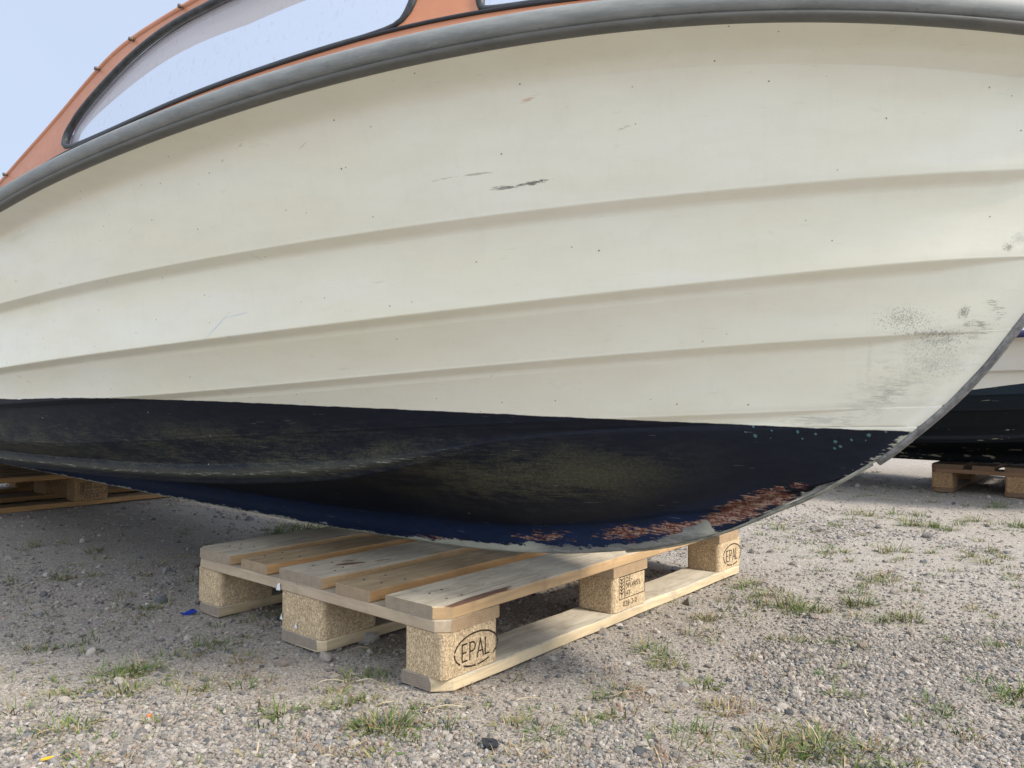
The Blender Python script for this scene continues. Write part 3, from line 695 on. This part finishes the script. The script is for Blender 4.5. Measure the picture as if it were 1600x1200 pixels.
# ------------------------------------------------------------------ pallets
def wood(name, top_c, side_c, end_c, stains=()):
    g = MB(name, .8, .2); o = g.obj; off = g.rnd_off()
    nrm = g.sep(g.tc.outputs['Normal'])
    v = g.scale(o, 1.3, 14, 14, off=off)
    n1 = g.noise(v, 2.2, 6, .62, 1.2); n2 = g.noise(g.scale(o, 6, 90, 90, off=off), 3, 4, .7); n3 = g.noise(g.scale(o, 3, 5, 5, off=off), 2.0, 4, .6)
    fine = g.noise(g.scale(o, 12, 260, 260, off=off), 2, 3, .7)
    t_ = g.mix(g.mapr(n1, .3, .7), tuple(c*.72 for c in top_c), tuple(min(1, c*1.15) for c in top_c))
    t_ = g.mix(g.mapr(n3, .50, .68, 0, .55), t_, tuple(c*.62 for c in top_c))
    t_ = g.mix(g.mapr(n2, .56, .75, 0, .35), t_, tuple(c*.45 for c in top_c))
    kn = g.vor(g.scale(o, 2.4, 7, 7, off=off), 1.1, 'Distance')
    blot = g.noise(g.scale(o, 5, 12, 12, off=off), 2.4, 6, .72, .8); t_ = g.mix(g.mapr(blot, .48, .66, 0, .55), t_, (top_c[0]*.50, top_c[1]*.46, top_c[2]*.42))
    crk = g.noise(g.scale(o, 1.6, 110, 110, off=off), 2.2, 4, .6); t_ = g.mix(g.mapr(crk, .665, .69, 0, .8), t_, (.07, .05, .035))
    ed_ = g.sep(o)[1]
    s_ = g.mix(g.mapr(n1, .32, .68), tuple(c*.78 for c in side_c), tuple(min(1, c*1.18) for c in side_c)); s_ = g.mix(g.mapr(n3, .5, .7, 0, .5), s_, tuple(c*.6 for c in side_c))
    c = g.mix(g.mapr(nrm[2], .6, .8), s_, t_)
    c = g.mix(g.mapr(kn, .045, .075, .85, 0), c, (.10, .045, .02)); c = g.mix(g.mapr(kn, .02, .16, .35, 0), c, (.28, .15, .07))
    for (cx, cy, an, a, b) in stains:
        m_ = ell(g, g.sep(o)[0], g.sep(o)[1], cx, cy, an, a, b); m_ = g.mapr(g.math('ADD', m_, g.math('MULTIPLY', g.math('SUBTRACT', n2, .5), 1.1)), .28, .36); m_ = g.math('MULTIPLY', m_, g.mapr(nrm[2], .2, .5))
        c = g.mix(g.math('MULTIPLY', m_, .9), c, g.mix(n2, (.055, .020, .014), (.17, .075, .05)))
    # end grain rings
    e0 = g.sep(o); rr = g.math('SQRT', g.math('ADD', g.math('MULTIPLY', e0[1], e0[1]), g.math('POWER', g.math('ADD', e0[2], .05), 2)))
    rg = g.math('SINE', g.math('MULTIPLY', g.math('ADD', rr, g.math('MULTIPLY', n3, .012)), 1500))
    en = g.mix(g.mapr(rg, -1, 1, .0, .5), end_c, tuple(c_*.62 for c_ in end_c)); en = g.mix(g.mapr(g.noise(o, 60, 5, .7), .4, .7, 0, .6), en, tuple(c_*.55 for c_ in end_c))
    c = g.mix(g.mapr(g.math('ABSOLUTE', nrm[0]), .75, .9), c, en)
    dirt = g.noise(g.scale(o, 1, 1, 1, off=off), 18, 6, .7)
    c = g.mix(g.mapr(dirt, .56, .74, 0, .35), c, (.10, .085, .07))
    c = g.mix(g.mapr(fine, .35, .65, .10, 0), c, (.16, .11, .06))
    return g.done(c, .82, g.bump(g.math('ADD', n2, g.math('MULTIPLY', fine, .6)), .35, .0012))
M_grey = wood('weathered_board', (.56, .49, .38), (.52, .35, .19), (.33, .27, .20))
M_bark = wood('bark_edged_board', (.56, .49, .38), (.52, .35, .19), (.33, .27, .20), ((-.50, -.066, .06, .135, .020),))
M_knot = wood('knotty_board', (.56, .49, .38), (.52, .35, .19), (.33, .27, .20), ((-.478, -.005, -.35, .045, .014), (-.46, .018, -.3, .03, .006), (-.41, -.03, -.3, .03, .004)))
M_tan = wood('tan_board', (.42, .31, .19), (.50, .29, .13), (.36, .27, .18))
M_cross = wood('cross_board', (.42, .36, .28), (.44, .35, .25), (.40, .28, .17))
M_skid = wood('skid_board', (.50, .45, .36), (.56, .45, .29), (.30, .25, .20))
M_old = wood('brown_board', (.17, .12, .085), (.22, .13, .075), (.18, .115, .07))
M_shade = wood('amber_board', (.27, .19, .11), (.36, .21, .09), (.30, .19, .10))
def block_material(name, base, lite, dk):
    g = MB(name, .88, .2); o = g.obj; off = g.rnd_off()
    a = g.sep(g.vor(g.scale(o, 240, 430, 600, off=off), 1.0, 'Color')); b = g.sep(g.vor(g.scale(o, 600, 470, 270, off=off, rot=(R(20), R(30), 0)), 1.0, 'Color'))
    n = g.noise(g.scale(o, 1, 1, 1, off=off), 22, 5, .65); n2 = g.noise(g.scale(o, 1, 1, 1, off=off), 220, 4, .7)
    c = g.mix(g.mapr(a[0], .0, 1., 0, 1), base, lite); c = g.mix(g.mapr(a[1], .72, .80, 0, .75), c, dk)
    c = g.mix(g.mapr(b[0], .74, .82, 0, .8), c, tuple(min(1, v*1.25) for v in lite)); c = g.mix(g.mapr(b[1], .80, .86, 0, .7), c, dk)
    c = g.mix(g.mapr(n, .50, .72, 0, .45), c, tuple(v*.55 for v in base))
    h = g.math('ADD', g.math('MULTIPLY', a[2], .5), g.math('ADD', g.math('MULTIPLY', b[2], .5), n2))
    return g.done(c, .88, g.bump(h, .55, .0016))
M_block = block_material('chip_block', (.46, .345, .21), (.56, .44, .285), (.29, .20, .12))
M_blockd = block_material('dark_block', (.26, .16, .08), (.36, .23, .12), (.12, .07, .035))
g = MB('stamp_ink', .85, .15); M_ink = g.done(g.mix(g.mapr(g.noise(g.obj, 260, 4, .8), .50, .68, 0, .8), (.020, .015, .011), (.30, .21, .12))); M_nail = MB('nail_steel', .6).done((.07, .05, .04))
M_paper = MB('paper', .7, .3).done((.72, .74, .78))

def board(name, L_, W_, H_, mat, parent, loc, rz=0, cham=(0, 0, 0, 0), rough=.0006, wane=0., seed=0):
    """timber: length x, width y; chamfered vertical corners (x0y0, x1y0, x1y1, x0y1); slightly uneven edges"""
    r = random.Random(seed); n = max(3, int(L_/.035)); hx, hy, hz = L_/2, W_/2, H_/2
    xs = sorted(set([round(-hx+L_*i/n, 5) for i in range(n+1)]+[-hx+max(cham[0], .0001), -hx+max(cham[3], .0001), hx-max(cham[1], .0001), hx-max(cham[2], .0001)]))
    e = .0018; V = []; Fc = []
    ph = [r.uniform(0, 9) for _ in range(6)]
    for x in xs:
        y0 = -hy; y1 = hy
        if x < -hx+cham[0]: y0 += (cham[0]-(x+hx))
        if x > hx-cham[1]: y0 += (cham[1]-(hx-x))
        if x < -hx+cham[3]: y1 -= (cham[3]-(x+hx))
        if x > hx-cham[2]: y1 -= (cham[2]-(hx-x))
        j = lambda k: rough*(math.sin(x*17+ph[k])+.6*math.sin(x*61+ph[k]*2)+r.uniform(-.5, .5))
        wn = wane*max(0, math.sin(x*7+ph[0])+.5*math.sin(x*19+ph[1])) if wane else 0
        prof = [(y0+e, -hz), (y1-e, -hz), (y1, -hz+e), (y1, hz-e), (y1-e, hz), (y0+e+wn, hz), (y0, hz-e-wn*.8), (y0, -hz+e)]
        for k, (a, b) in enumerate(prof): V.append((x+(r.uniform(-1, 1)*rough if x in (xs[0], xs[-1]) else 0), a+j(k % 6)*(.9 if k in (2, 3, 6, 7, 1, 4) else .6), b+(j((k+2) % 6)*.35 if b > 0 else 0)))
    m = 8
    for i in range(len(xs)-1):
        for k in range(m): a = i*m+k; b = i*m+(k+1) % m; Fc.append((a, a+m, b+m, b))
    Fc += [tuple(range(m)), tuple((len(xs)-1)*m+k for k in range(m))[::-1]]
    return mesh_obj(name, V, Fc, mat, parent, False, loc, (0, 0, rz))
def block(name, lx, ly, h, mat, parent, loc, rad=.012, seed=0):
    bm = bmesh.new(); bmesh.ops.create_cube(bm, size=1, matrix=Matrix.Diagonal((lx, ly, h, 1)))
    ed = [e for e in bm.edges if abs(e.verts[0].co.z-e.verts[1].co.z) > .01]
    bmesh.ops.bevel(bm, geom=ed, offset=rad, segments=4, affect='EDGES', profile=.5)
    bmesh.ops.bevel(bm, geom=[e for e in bm.edges if abs(e.verts[0].co.z-e.verts[1].co.z) < 1e-5 and len(e.link_faces) == 2 and e.calc_face_angle(0) > 1], offset=.0012, segments=1, affect='EDGES')
    o = bm_obj(name, bm, mat, parent, False, loc); return o
def ribbon(P, wd, closed=False):
    P = np.array(P, float); n = len(P); V = []; Fc = []
    for i in range(n):
        a = P[(i-1) % n] if closed or i > 0 else P[i]; b = P[(i+1) % n] if closed or i < n-1 else P[i]
        t_ = b-a; t_ = t_/(np.linalg.norm(t_)+1e-9); nr = np.array([-t_[1], t_[0]])
        V += [P[i]+nr*wd/2, P[i]-nr*wd/2]
    for i in range(n if closed else n-1):
        j = (i+1) % n; Fc.append((2*i, 2*i+1, 2*j+1, 2*j))
    return V, Fc
def epal(parent, x0, z0, yface, rx=.056, rz=.0285):
    """oval stamp with the letters E P A L on the long face of a block (drawn in x-z, facing -y)"""
    V = []; Fc = []
    def add(P, wd):
        v, f = ribbon(P, wd); b = len(V); V.extend(v); Fc.extend([tuple(i+b for i in q_) for q_ in f])
    for a0, a1 in ((-148, 20), (28, 148), (158, 205)):   # stencil gaps
        pass
    for a0, a1 in ((12, 172), (178, 222), (234, 268), (273, 305), (322, 352), (354, 368)):
        add([(x0+rx*math.cos(R(a)), z0+rz*math.sin(R(a))) for a in np.linspace(a0, a1, 22)], .0030)
    h = rz*1.12; b = z0-h/2-.001; lw = .0030; cw = .0165; s0 = x0-.037
    add([(s0, b), (s0, b+h)], lw); add([(s0, b+h-lw/2), (s0+cw*.8, b+h-lw/2)], lw); add([(s0, b+h*.5), (s0+cw*.65, b+h*.5)], lw); add([(s0, b+lw/2), (s0+cw*.8, b+lw/2)], lw)
    s1 = s0+.0195; add([(s1, b), (s1, b+h)], lw)
    add([(s1, b+h-lw/2), (s1+.006, b+h-lw/2)]+[(s1+.006+.0075*math.sin(R(a)), b+h-lw/2-(h*.24)*(1-math.cos(R(a)))) for a in range(15, 181, 15)]+[(s1, b+h-lw/2-h*.48)], lw)
    s2 = s1+.0185; add([(s2, b), (s2+.0085, b+h)], lw); add([(s2+.0085, b+h), (s2+.017, b)], lw); add([(s2+.0035, b+h*.34), (s2+.0135, b+h*.34)], lw)
    s3 = s2+.0215; add([(s3, b), (s3, b+h)], lw); add([(s3, b+lw/2), (s3+.011, b+lw/2)], lw)
    V3 = [(v[0], yface-.0005, v[1]) for v in V]
    return mesh_obj('stamp_mark', V3, Fc, M_ink, parent)
def text_mesh(txt, size):
    cu = bpy.data.curves.new('t', 'FONT'); cu.body = txt; cu.size = size; cu.space_character = 1.08; cu.resolution_u = 3
    ob = bpy.data.objects.new('t', cu); COL.objects.link(ob); dg = bpy.context.evaluated_depsgraph_get(); dg.update()
    me_ = bpy.data.meshes.new_from_object(ob.evaluated_get(dg)); V = [tuple(v.co) for v in me_.vertices]; Fc = [tuple(p.vertices) for p in me_.polygons]
    bpy.data.objects.remove(ob); bpy.data.curves.remove(cu); bpy.data.meshes.remove(me_); return V, Fc
def ippc(parent, yface):
    V = []; Fc = []
    def addm(v, f): b = len(V); V.extend(v); Fc.extend([tuple(i+b for i in q_) for q_ in f])
    x0, x1, z0, z1 = -.048, .062, -.012, .037
    for P in ([(x0, z0), (x1, z0)], [(x0, z1), (x1, z1)], [(x0, z0), (x0, z1)], [(x1, z0), (x1, z1)], [(x0+.022, z0), (x0+.022, z1)]): addm(*ribbon(P, .0016))
    for k in range(5):       # wheat ear
        zb = z0+.010+k*.0075; xc = x0+.011
        addm(*ribbon([(xc, zb), (xc-.0075, zb+.006)], .0022)); addm(*ribbon([(xc, zb), (xc+.0075, zb+.006)], .0022))
    addm(*ribbon([(x0+.011, z0+.003), (x0+.011, z1-.003)], .0016))
    for txt, sz, a, b in (('DE-', .0175, x0+.026, .0225), ('DP149075', .0165, x0+.026, .0085), ('HT', .0165, x0+.026, -.0085), ('028-2-0', .0175, x0+.016, -.030)):
        v, f = text_mesh(txt, sz); addm([(p[0]*(.86 if txt[0] == 'D' and len(txt) > 3 else 1)+a, p[1]+b) for p in v], f)
    return mesh_obj('stamp_mark', [(v[0], yface-.0005, v[1]) for v in V], Fc, M_ink, parent)

YC = [.0725, .236, .400, .564, .7275]; WD = [.145, .100, .145, .100, .145]
def pallet(name, loc, rz, label, mats, paper=False, stain=False, seed=0):
    root = empty(name, loc, rz); tag(root, label, 'pallet', 'wooden pallets under the boats')
    dk, cr, sk, bl = mats
    c = .022
    for i, (yc, wd) in enumerate(zip(YC, WD)):
        ch = (c*1.1, c, 0, 0) if i == 0 else (0, 0, c, c*.8) if i == 4 else (0, 0, 0, 0)
        jit = random.Random(seed+i)
        b = board('deck_board', 1.2-jit.uniform(0, .004), wd-jit.uniform(0, .003), .022, ({0: M_bark, 2: M_knot}.get(i, dk[i % 2]) if seed == 3 else dk[i % 2]), root, (.6, yc, .133), 0, ch, seed=seed+i)
        for xc in (() if seed != 3 else (.055, .095, .58, 1.12)):
            for dy in (-.028, .028):
                bm = bmesh.new(); bmesh.ops.create_cone(bm, cap_ends=True, segments=10, radius1=.0026, radius2=.0022, depth=.0012)
                bm_obj('nail', bm, M_nail, b, False, (xc-.6+jit.uniform(-.008, .008), dy*jit.uniform(.6, 1.3), .0112))
        if stain and i in (0, 2):
            pass
    for k, xc in enumerate((.0725, .6, 1.1275)):
        ch = (c, 0, 0, c) if k == 0 else (0, 0, 0, 0) if k == 1 else (0, 0, 0, 0)
        # cross board runs across: its own x axis along pallet y
        ch = {0: (0, 0, c, c*.9), 1: (0, 0, 0, 0), 2: (c, c, 0, 0)}[k]
        board('cross_board', .8, .145, .0216, cr, root, (xc, .4, .111), R(90), ch, seed=seed+20+k)
    for j, (yc, wd) in enumerate(((.05, .1), (.4, .145), (.75, .1))):
        ch = {0: (c*1.2, c, 0, 0), 1: (c*.6, 0, 0, c*.6), 2: (0, 0, c, c)}[j]
        board('bottom_board', 1.2, wd, .0215, sk, root, (.6, yc, .01075), 0, ch, .0012, .004 if j == 0 else 0, seed+40+j)
        for k, xc in enumerate((.0725, .6, 1.1275)):
            b = block('block', .1415, wd-.003, .0783, bl, root, (xc+(.001 if k == 0 else 0), yc, .0608), .014 if wd > .12 else .012)
            if j == 0 and k in (0, 2): epal(b, .012, -.002, -(wd-.003)/2)
            if j == 0 and k == 1: ippc(b, -(wd-.003)/2)
            if paper and j == 1 and k == 0:
                for (a, z_, sz) in ((.062, -.014, .012), (.012, -.022, .012)):
                    V = [(-.0722, a+sz*.5, z_-sz*.5), (-.0730, a-sz*.45, z_-sz*.55), (-.0750, a-sz*.25, z_+sz*.75), (-.0728, a+sz*.1, z_+sz*.1)]
                    mesh_obj('paper_scrap', V, [(0, 1, 2, 3)], M_paper, b)
    return root
PR = math.atan2(.7695, .6386)
p1 = pallet('pallet', (-.113, 1.32, 0), PR, 'pale wooden pallet in front with oval stamp marks, carrying the cream boat', ((M_grey, M_tan), M_cross, M_skid, M_block), True, True, 3)
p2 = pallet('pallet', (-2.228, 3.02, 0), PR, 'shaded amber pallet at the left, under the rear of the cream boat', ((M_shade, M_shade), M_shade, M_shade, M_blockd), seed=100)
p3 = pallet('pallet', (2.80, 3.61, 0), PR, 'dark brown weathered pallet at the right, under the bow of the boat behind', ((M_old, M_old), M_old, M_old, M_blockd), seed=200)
# paper scrap on the edge of the cross board of the near pallet
V = [(-.001, .478, .098), (-.002, .462, .100), (-.004, .460, .116), (-.0015, .472, .112)]
mesh_obj('paper_scrap', V, [(0, 1, 2, 3)], M_paper, p1)

# ------------------------------------------------------------------ boat behind
def wl_far(g, x): return g.math('MULTIPLY_ADD', g.math('MAXIMUM', x, -.1), .15, .503)
M_hull2 = hull_material('far_hull_gelcoat', (.60, .59, .55), wl_far, False, (.006, .008, .012))
far_boat = empty('motorboat', (2.38-.02, 4.2+.03, 0), AX); far_boat.location += Vector((.757, -.6534, 0))*.05
tag(far_boat, 'white boat with navy rail and peeling black bottom, half hidden behind the cream bow', 'boat')
hull2, _ = hull_mesh('hull', M_hull2, far_boat, 1., .80)
M_navy = rail_material('navy_rail', (.012, .015, .06), (.02, .025, .09))
tube(rail_path(.003, .0175, 1., .80), .016, .016, 'rub_rail', M_navy, far_boat, seg=20, prof=RP)
s = np.linspace(-3.09, 1.70, 60); zt = .144+(spline(LINES['G'][3])(s)-.144)*.80+.0175; wv = wline('G', s)-.004
V = []; Fc = []
for i in range(len(s)):
    for k in range(9):
        u = k/8*2-1; V.append((s[i], wv[i]*u, zt[i]+.02*(1-u*u)))
for i in range(len(s)-1):
    for k in range(8): a = i*9+k; Fc.append((a, a+9, a+10, a+1))
mesh_obj('deck', V, Fc, M_deck, far_boat, True)

# ------------------------------------------------------------------ grass and straw
def at_px(px_, py_):
    """ground point seen at a photograph pixel (used to lay out the tufts on the ground)"""
    y_ = .508*1235/(py_-611.3-(px_-800)*.0052); return (px_-800)/1235*y_, y_
TUFTS = '''50 1012 3 g,75 1010 2 g,105 1005 2 g,150 1000 3 g,190 1050 5 g,215 1046 4 g,235 1042 4 g,170 1062 3 g,90 1082 3 m,120 1075 2 m,190 1085 4 m,215 1078 3 m,25 1105 3 g,110 1130 4 g,130 1128 3 m,60 1160 2 g,35 1165 2 m,170 1150 2 g,135 1182 3 m,195 1185 2 b,225 952 3 g,262 945 3 g,245 950 2 m,315 1012 4 g,335 1005 3 g,362 1002 3 g,390 1030 3 b,385 1022 3 m,300 1078 3 m,330 1072 2 m,380 1070 3 g,410 1068 2 m,440 1108 4 g,455 1112 3 m,500 1100 3 m,530 1098 3 m,545 1092 3 g,575 1090 3 m,600 1132 6 g,618 1135 5 g,612 1128 5 m,650 1106 2 g,665 1105 2 g,697 1130 3 g,545 1170 3 b,520 1178 3 b,580 1182 3 m,470 1160 3 b,640 1150 2 g,440 962 3 g,395 967 3 g,365 960 2 g,560 1052 3 g,585 1056 3 g,545 1058 2 m,600 1050 2 g,450 826 5 g,480 822 5 g,505 823 4 g,430 832 4 g,415 838 3 g,465 830 4 g,1025 1020 4 g,1040 1030 3 g,1000 1012 3 m,965 1078 3 g,985 1075 3 b,940 1085 2 g,975 1112 3 b,850 1147 4 g,930 1120 2 m,925 1135 2 g,1060 1162 4 m,1075 1140 3 g,1050 1192 4 b,1020 1160 2 g,1130 1106 4 b,1175 1104 3 b,1180 1165 3 m,1205 1165 3 b,1290 1165 5 g,1275 1152 5 m,1262 1168 4 g,1215 1168 4 m,1225 1178 4 g,1345 1172 4 g,1365 1168 3 m,1380 1165 3 b,1590 1082 5 g,1575 1074 3 g,1578 1008 4 g,1545 1008 3 g,1450 1088 3 g,1310 1084 3 g,1332 1086 3 g,1300 1080 2 m,1340 944 5 g,1345 942 4 g,1235 952 5 m,1255 950 4 g,1275 952 4 m,1210 945 4 g,1190 940 3 m,1165 918 4 g,1175 912 3 m,1220 826 4 g,1240 832 2 g,1310 822 3 g,1270 830 2 g,1435 818 5 m,1420 820 5 g,1450 822 4 g,1395 802 4 g,1360 804 4 m,1335 803 4 m,1440 805 4 g,1565 792 4 g,1600 823 4 g,1590 820 4 g,1530 812 4 g,1520 812 3 m,1485 826 4 m,1470 824 4 g,1500 818 3 g,1280 862 3 g,1300 856 3 g,1315 862 3 m,1400 858 4 m,1380 860 3 m,1370 968 3 g,1398 970 3 g,1428 968 4 m,1410 962 3 m,1465 820 3 g,1285 1005 3 g,1315 1000 3 m,1240 1000 3 m,1360 905 3 m,1390 905 3 m,1385 900 3 m,1345 925 3 m,1570 870 3 m,1545 860 3 m,1540 880 3 m,1590 905 3 m,1300 738 3 g,1340 745 3 m,1385 780 3 m,1455 783 3 m,1590 775 2 m,560 1150 2 m,690 1150 2 b,840 1105 2 g,800 1130 3 m,820 1185 3 b,880 1180 3 b,760 1100 2 m,720 1100 2 m,1100 970 3 m,1080 990 3 m,1130 950 3 g,1110 965 3 m,1060 1040 3 m,1500 1135 2 g,1480 1000 3 m,1520 950 3 m,150 860 3 m,60 850 3 m,250 880 3 m,100 900 3 m,20 905 3 m,200 930 2 m,40 940 2 m,330 850 2 m,300 905 2 m'''
GV = []; GF = []; GH = []
def blade(x, y, z, L_, az, lean, wd, hue, bend):
    b = len(GV); n = 4; dx, dy = math.cos(az), math.sin(az); px_, py_ = -dy, dx
    tw = random.uniform(-.7, .7); r_h = 0; zz = 0; el = lean
    for k in range(n+1):
        u = k/n; wk = wd*(1-u**1.8)*.5+.00012
        cx, cy, cz = x+dx*r_h, y+dy*r_h, z+zz
        GV.append((cx+px_*wk, cy+py_*wk, cz+tw*wk)); GV.append((cx-px_*wk, cy-py_*wk, cz-tw*wk)); GH.extend([hue+.12*u]*2)
        r_h += L_/n*math.cos(el); zz += L_/n*math.sin(el); el -= bend/n
    for k in range(n): a = b+2*k; GF.append((a, a+1, a+3, a+2))
def tuft(x, y, size, kind):
    z = float(gh(x, y)); n = int(size*random.uniform(7, 12)); base = .0030*size+.005
    for _ in range(n):
        hue = {'g': random.gauss(.22, .12), 'm': random.gauss(.45, .18), 'b': random.gauss(.80, .12)}[kind]
        if random.random() < .15: hue = random.uniform(.6, 1)
        az = random.uniform(0, 2*math.pi); rr = base*math.sqrt(random.random())
        blade(x+rr*math.cos(az)*1.5, y+rr*math.sin(az), z-.002, random.uniform(.35, 1.)*(.0085*size+.006), az+random.gauss(0, .6), random.uniform(.15, 1.35), random.uniform(.0009, .0022), hue, random.uniform(.2, 1.5))
for it in TUFTS.split(','):
    a, b, c_, k_ = it.split(); x_, y_ = at_px(float(a), float(b)); sz = float(c_)*(1.15 if y_ < 1.9 else 1.45)
    tuft(x_, y_, sz, k_)
    for _ in range(random.choice((1, 2, 3))): tuft(x_+random.gauss(0, .022*y_), y_+random.gauss(0, .035*y_), sz*random.uniform(.4, .8), random.choice((k_, k_, 'm')))
for _ in range(1200):
    y_ = random.uniform(1.0, 5.2); x_ = random.uniform(-.72*y_-.1, .72*y_+.2)
    if vnoise(np.array(x_), np.array(y_), .4, 21) < .42: continue
    if x_ < .3 and 1.4 < y_ < 3.4 and random.random() < .75: continue
    tuft(x_, y_, random.uniform(1.2, 3.0), random.choice('gmmbb' if y_ < 2 else 'ggmmb'))
g = MB('grass_blades', .6, .3); h_ = g.attr('hue')
c = g.ramp(h_, [(0, (.045, .095, .018)), (.3, (.085, .135, .028)), (.55, (.17, .18, .06)), (.75, (.26, .20, .10)), (.92, (.17, .085, .06)), (1, (.36, .30, .19))])
M_grass = g.done(c, .6); g.b.inputs['Subsurface Weight'].default_value = 0
gr_o = mesh_obj('grass', GV, GF, M_grass); at = gr_o.data.attributes.new('hue', 'FLOAT', 'POINT'); at.data.foreach_set('value', np.clip(GH, 0, 1).astype(np.float32))
tag(gr_o, 'sparse small grass and weed tufts growing through the gravel', 'grass', kind='stuff')

# dry straws and bents lying about
GV = []; GF = []; GH = []
def straw(x, y, L_, az, wd):
    b = len(GV); n = 7; cx, cy = x, y; cv = random.uniform(-1.2, 1.2)
    for k in range(n+1):
        z = float(gh(cx, cy))+.004+.004*math.sin(k/n*math.pi)
        for a in (0, 2.1, 4.2):
            GV.append((cx-math.sin(az)*wd*math.cos(a), cy+math.cos(az)*wd*math.cos(a), z+wd*math.sin(a)))
        cx += math.cos(az)*L_/n; cy += math.sin(az)*L_/n; az += cv/n
    for k in range(n):
        for j in range(3): a = b+3*k+j; a2 = b+3*k+(j+1) % 3; GF.append((a, a2, a2+3, a+3))
for (a, b, L_) in ((120, 1092, .055), (200, 1060, .03), (430, 1112, .04), (640, 1098, .06), (665, 1110, .07), (560, 1062, .05), (770, 1118, .045), (800, 1110, .05), (810, 1090, .04), (590, 1100, .03), (500, 1065, .05), (380, 1100, .03), (960, 1085, .04)):
    x_, y_ = at_px(a, b); straw(x_, y_, L_, random.uniform(-.6, .6), .0009)
for _ in range(170):
    y_ = random.uniform(.98, 3.2); x_ = random.uniform(-.7*y_, .7*y_); straw(x_, y_, random.uniform(.012, .05), random.uniform(0, 6.28), random.uniform(.0004, .0008))
g = MB('straw', .7, .3); n = g.noise(g.obj, 9, 2)
mesh_obj('dry_straw', GV, GF, g.done(g.mix(g.mapr(n, .4, .6), (.52, .45, .32), (.30, .22, .14)), .7))
tag(bpy.data.objects['dry_straw'], 'pale dry straws lying loose on the gravel', 'straw', kind='stuff')

# ------------------------------------------------------------------ small litter
def blob(name, px_, py_, V2, hole, th, mat, rz, label, cat, lift=.003, crumple=0.):
    x_, y_ = at_px(px_, py_); bm = bmesh.new()
    V2 = [(p[0]*.82, p[1]*.82) for p in V2]; hole = [(p[0]*.82, p[1]*.82) for p in hole] if hole else None; outer = [Vector(p) for p in V2]; pts = list(outer); ed = [(i, (i+1) % len(outer)) for i in range(len(outer))]
    if hole: b = len(pts); pts += [Vector(p) for p in hole]; ed += [(b+i, b+(i+1) % len(hole)) for i in range(len(hole))]
    v2, _, f2, *_r = delaunay_2d_cdt(pts, ed, [], 0, 1e-7)
    vs_ = [bm.verts.new((p[0], p[1], crumple*math.sin(p[0]*400)*math.cos(p[1]*300+1))) for p in v2]
    for f in f2:
        cx = sum(v2[i][0] for i in f)/3; cy = sum(v2[i][1] for i in f)/3
        if inpoly(cx, cy, V2) and not (hole and inpoly(cx, cy, hole)): bm.faces.new([vs_[i] for i in f])
    ex = bmesh.ops.extrude_face_region(bm, geom=list(bm.faces)); bmesh.ops.translate(bm, verts=[e for e in ex['geom'] if isinstance(e, bmesh.types.BMVert)], vec=(0, 0, th))
    bmesh.ops.recalc_face_normals(bm, faces=bm.faces)
    bmesh.ops.delete(bm, geom=[v for v in bm.verts if not v.link_faces], context='VERTS')
    o = bm_obj(name, bm, mat, None, False, (x_, y_, float(gh(x_, y_))+lift), (R(4), R(-5), rz)); tag(o, label, cat); return o
g = MB('black_rubber', .7, .4); nn_ = g.noise(g.obj, 300, 4); M_black = g.done(g.mix(g.mapr(nn_, .4, .7), (.015, .017, .022), (.045, .05, .06)), .65, g.bump(nn_, .5, .001))
blob('rubber_pad', 768, 1166, [(-.019, .010), (-.016, .013), (.004, .0125), (.012, .008), (.021, -.009), (.019, -.0125), (.002, -.0135), (-.006, -.012), (-.012, -.003)], [(-.002, .004), (.005, .002), (.002, -.004), (-.003, -.001)], .003, M_black, -.35, 'torn black rubber pad with a small hole, lying on gravel at the bottom edge', 'rubber pad', .005)
M_blue = MB('blue_plastic', .35, .5).done((.01, .035, .28))
blob('plastic_scrap', 298, 957, [(-.022, .002), (-.012, .008), (.000, .007), (.006, .016), (.014, .015), (.016, .002), (.024, -.008), (.010, -.009), (-.006, -.006), (-.018, -.005)], None, .004, M_blue, .2, 'crumpled blue plastic scrap beside the left corner of the front pallet', 'plastic scrap', .004, .004)
M_yel = MB('yellow_plastic', .4, .5).done((.75, .42, .03))
blob('plastic_sliver', 80, 1183, [(-.010, -.002), (-.004, .0025), (.006, .003), (.011, .0005), (.004, -.0025), (-.006, -.0035)], None, .002, M_yel, .25, 'small yellow plastic sliver on the gravel at the lower left', 'plastic sliver', .005)
M_or = MB('orange_plastic', .45, .5).done((.70, .20, .05))
blob('plastic_crumb', 238, 1115, [(-.004, -.002), (-.001, .003), (.004, .002), (.003, -.003)], None, .003, M_or, .6, 'tiny orange plastic crumb on the gravel at the lower left', 'plastic crumb', .004)
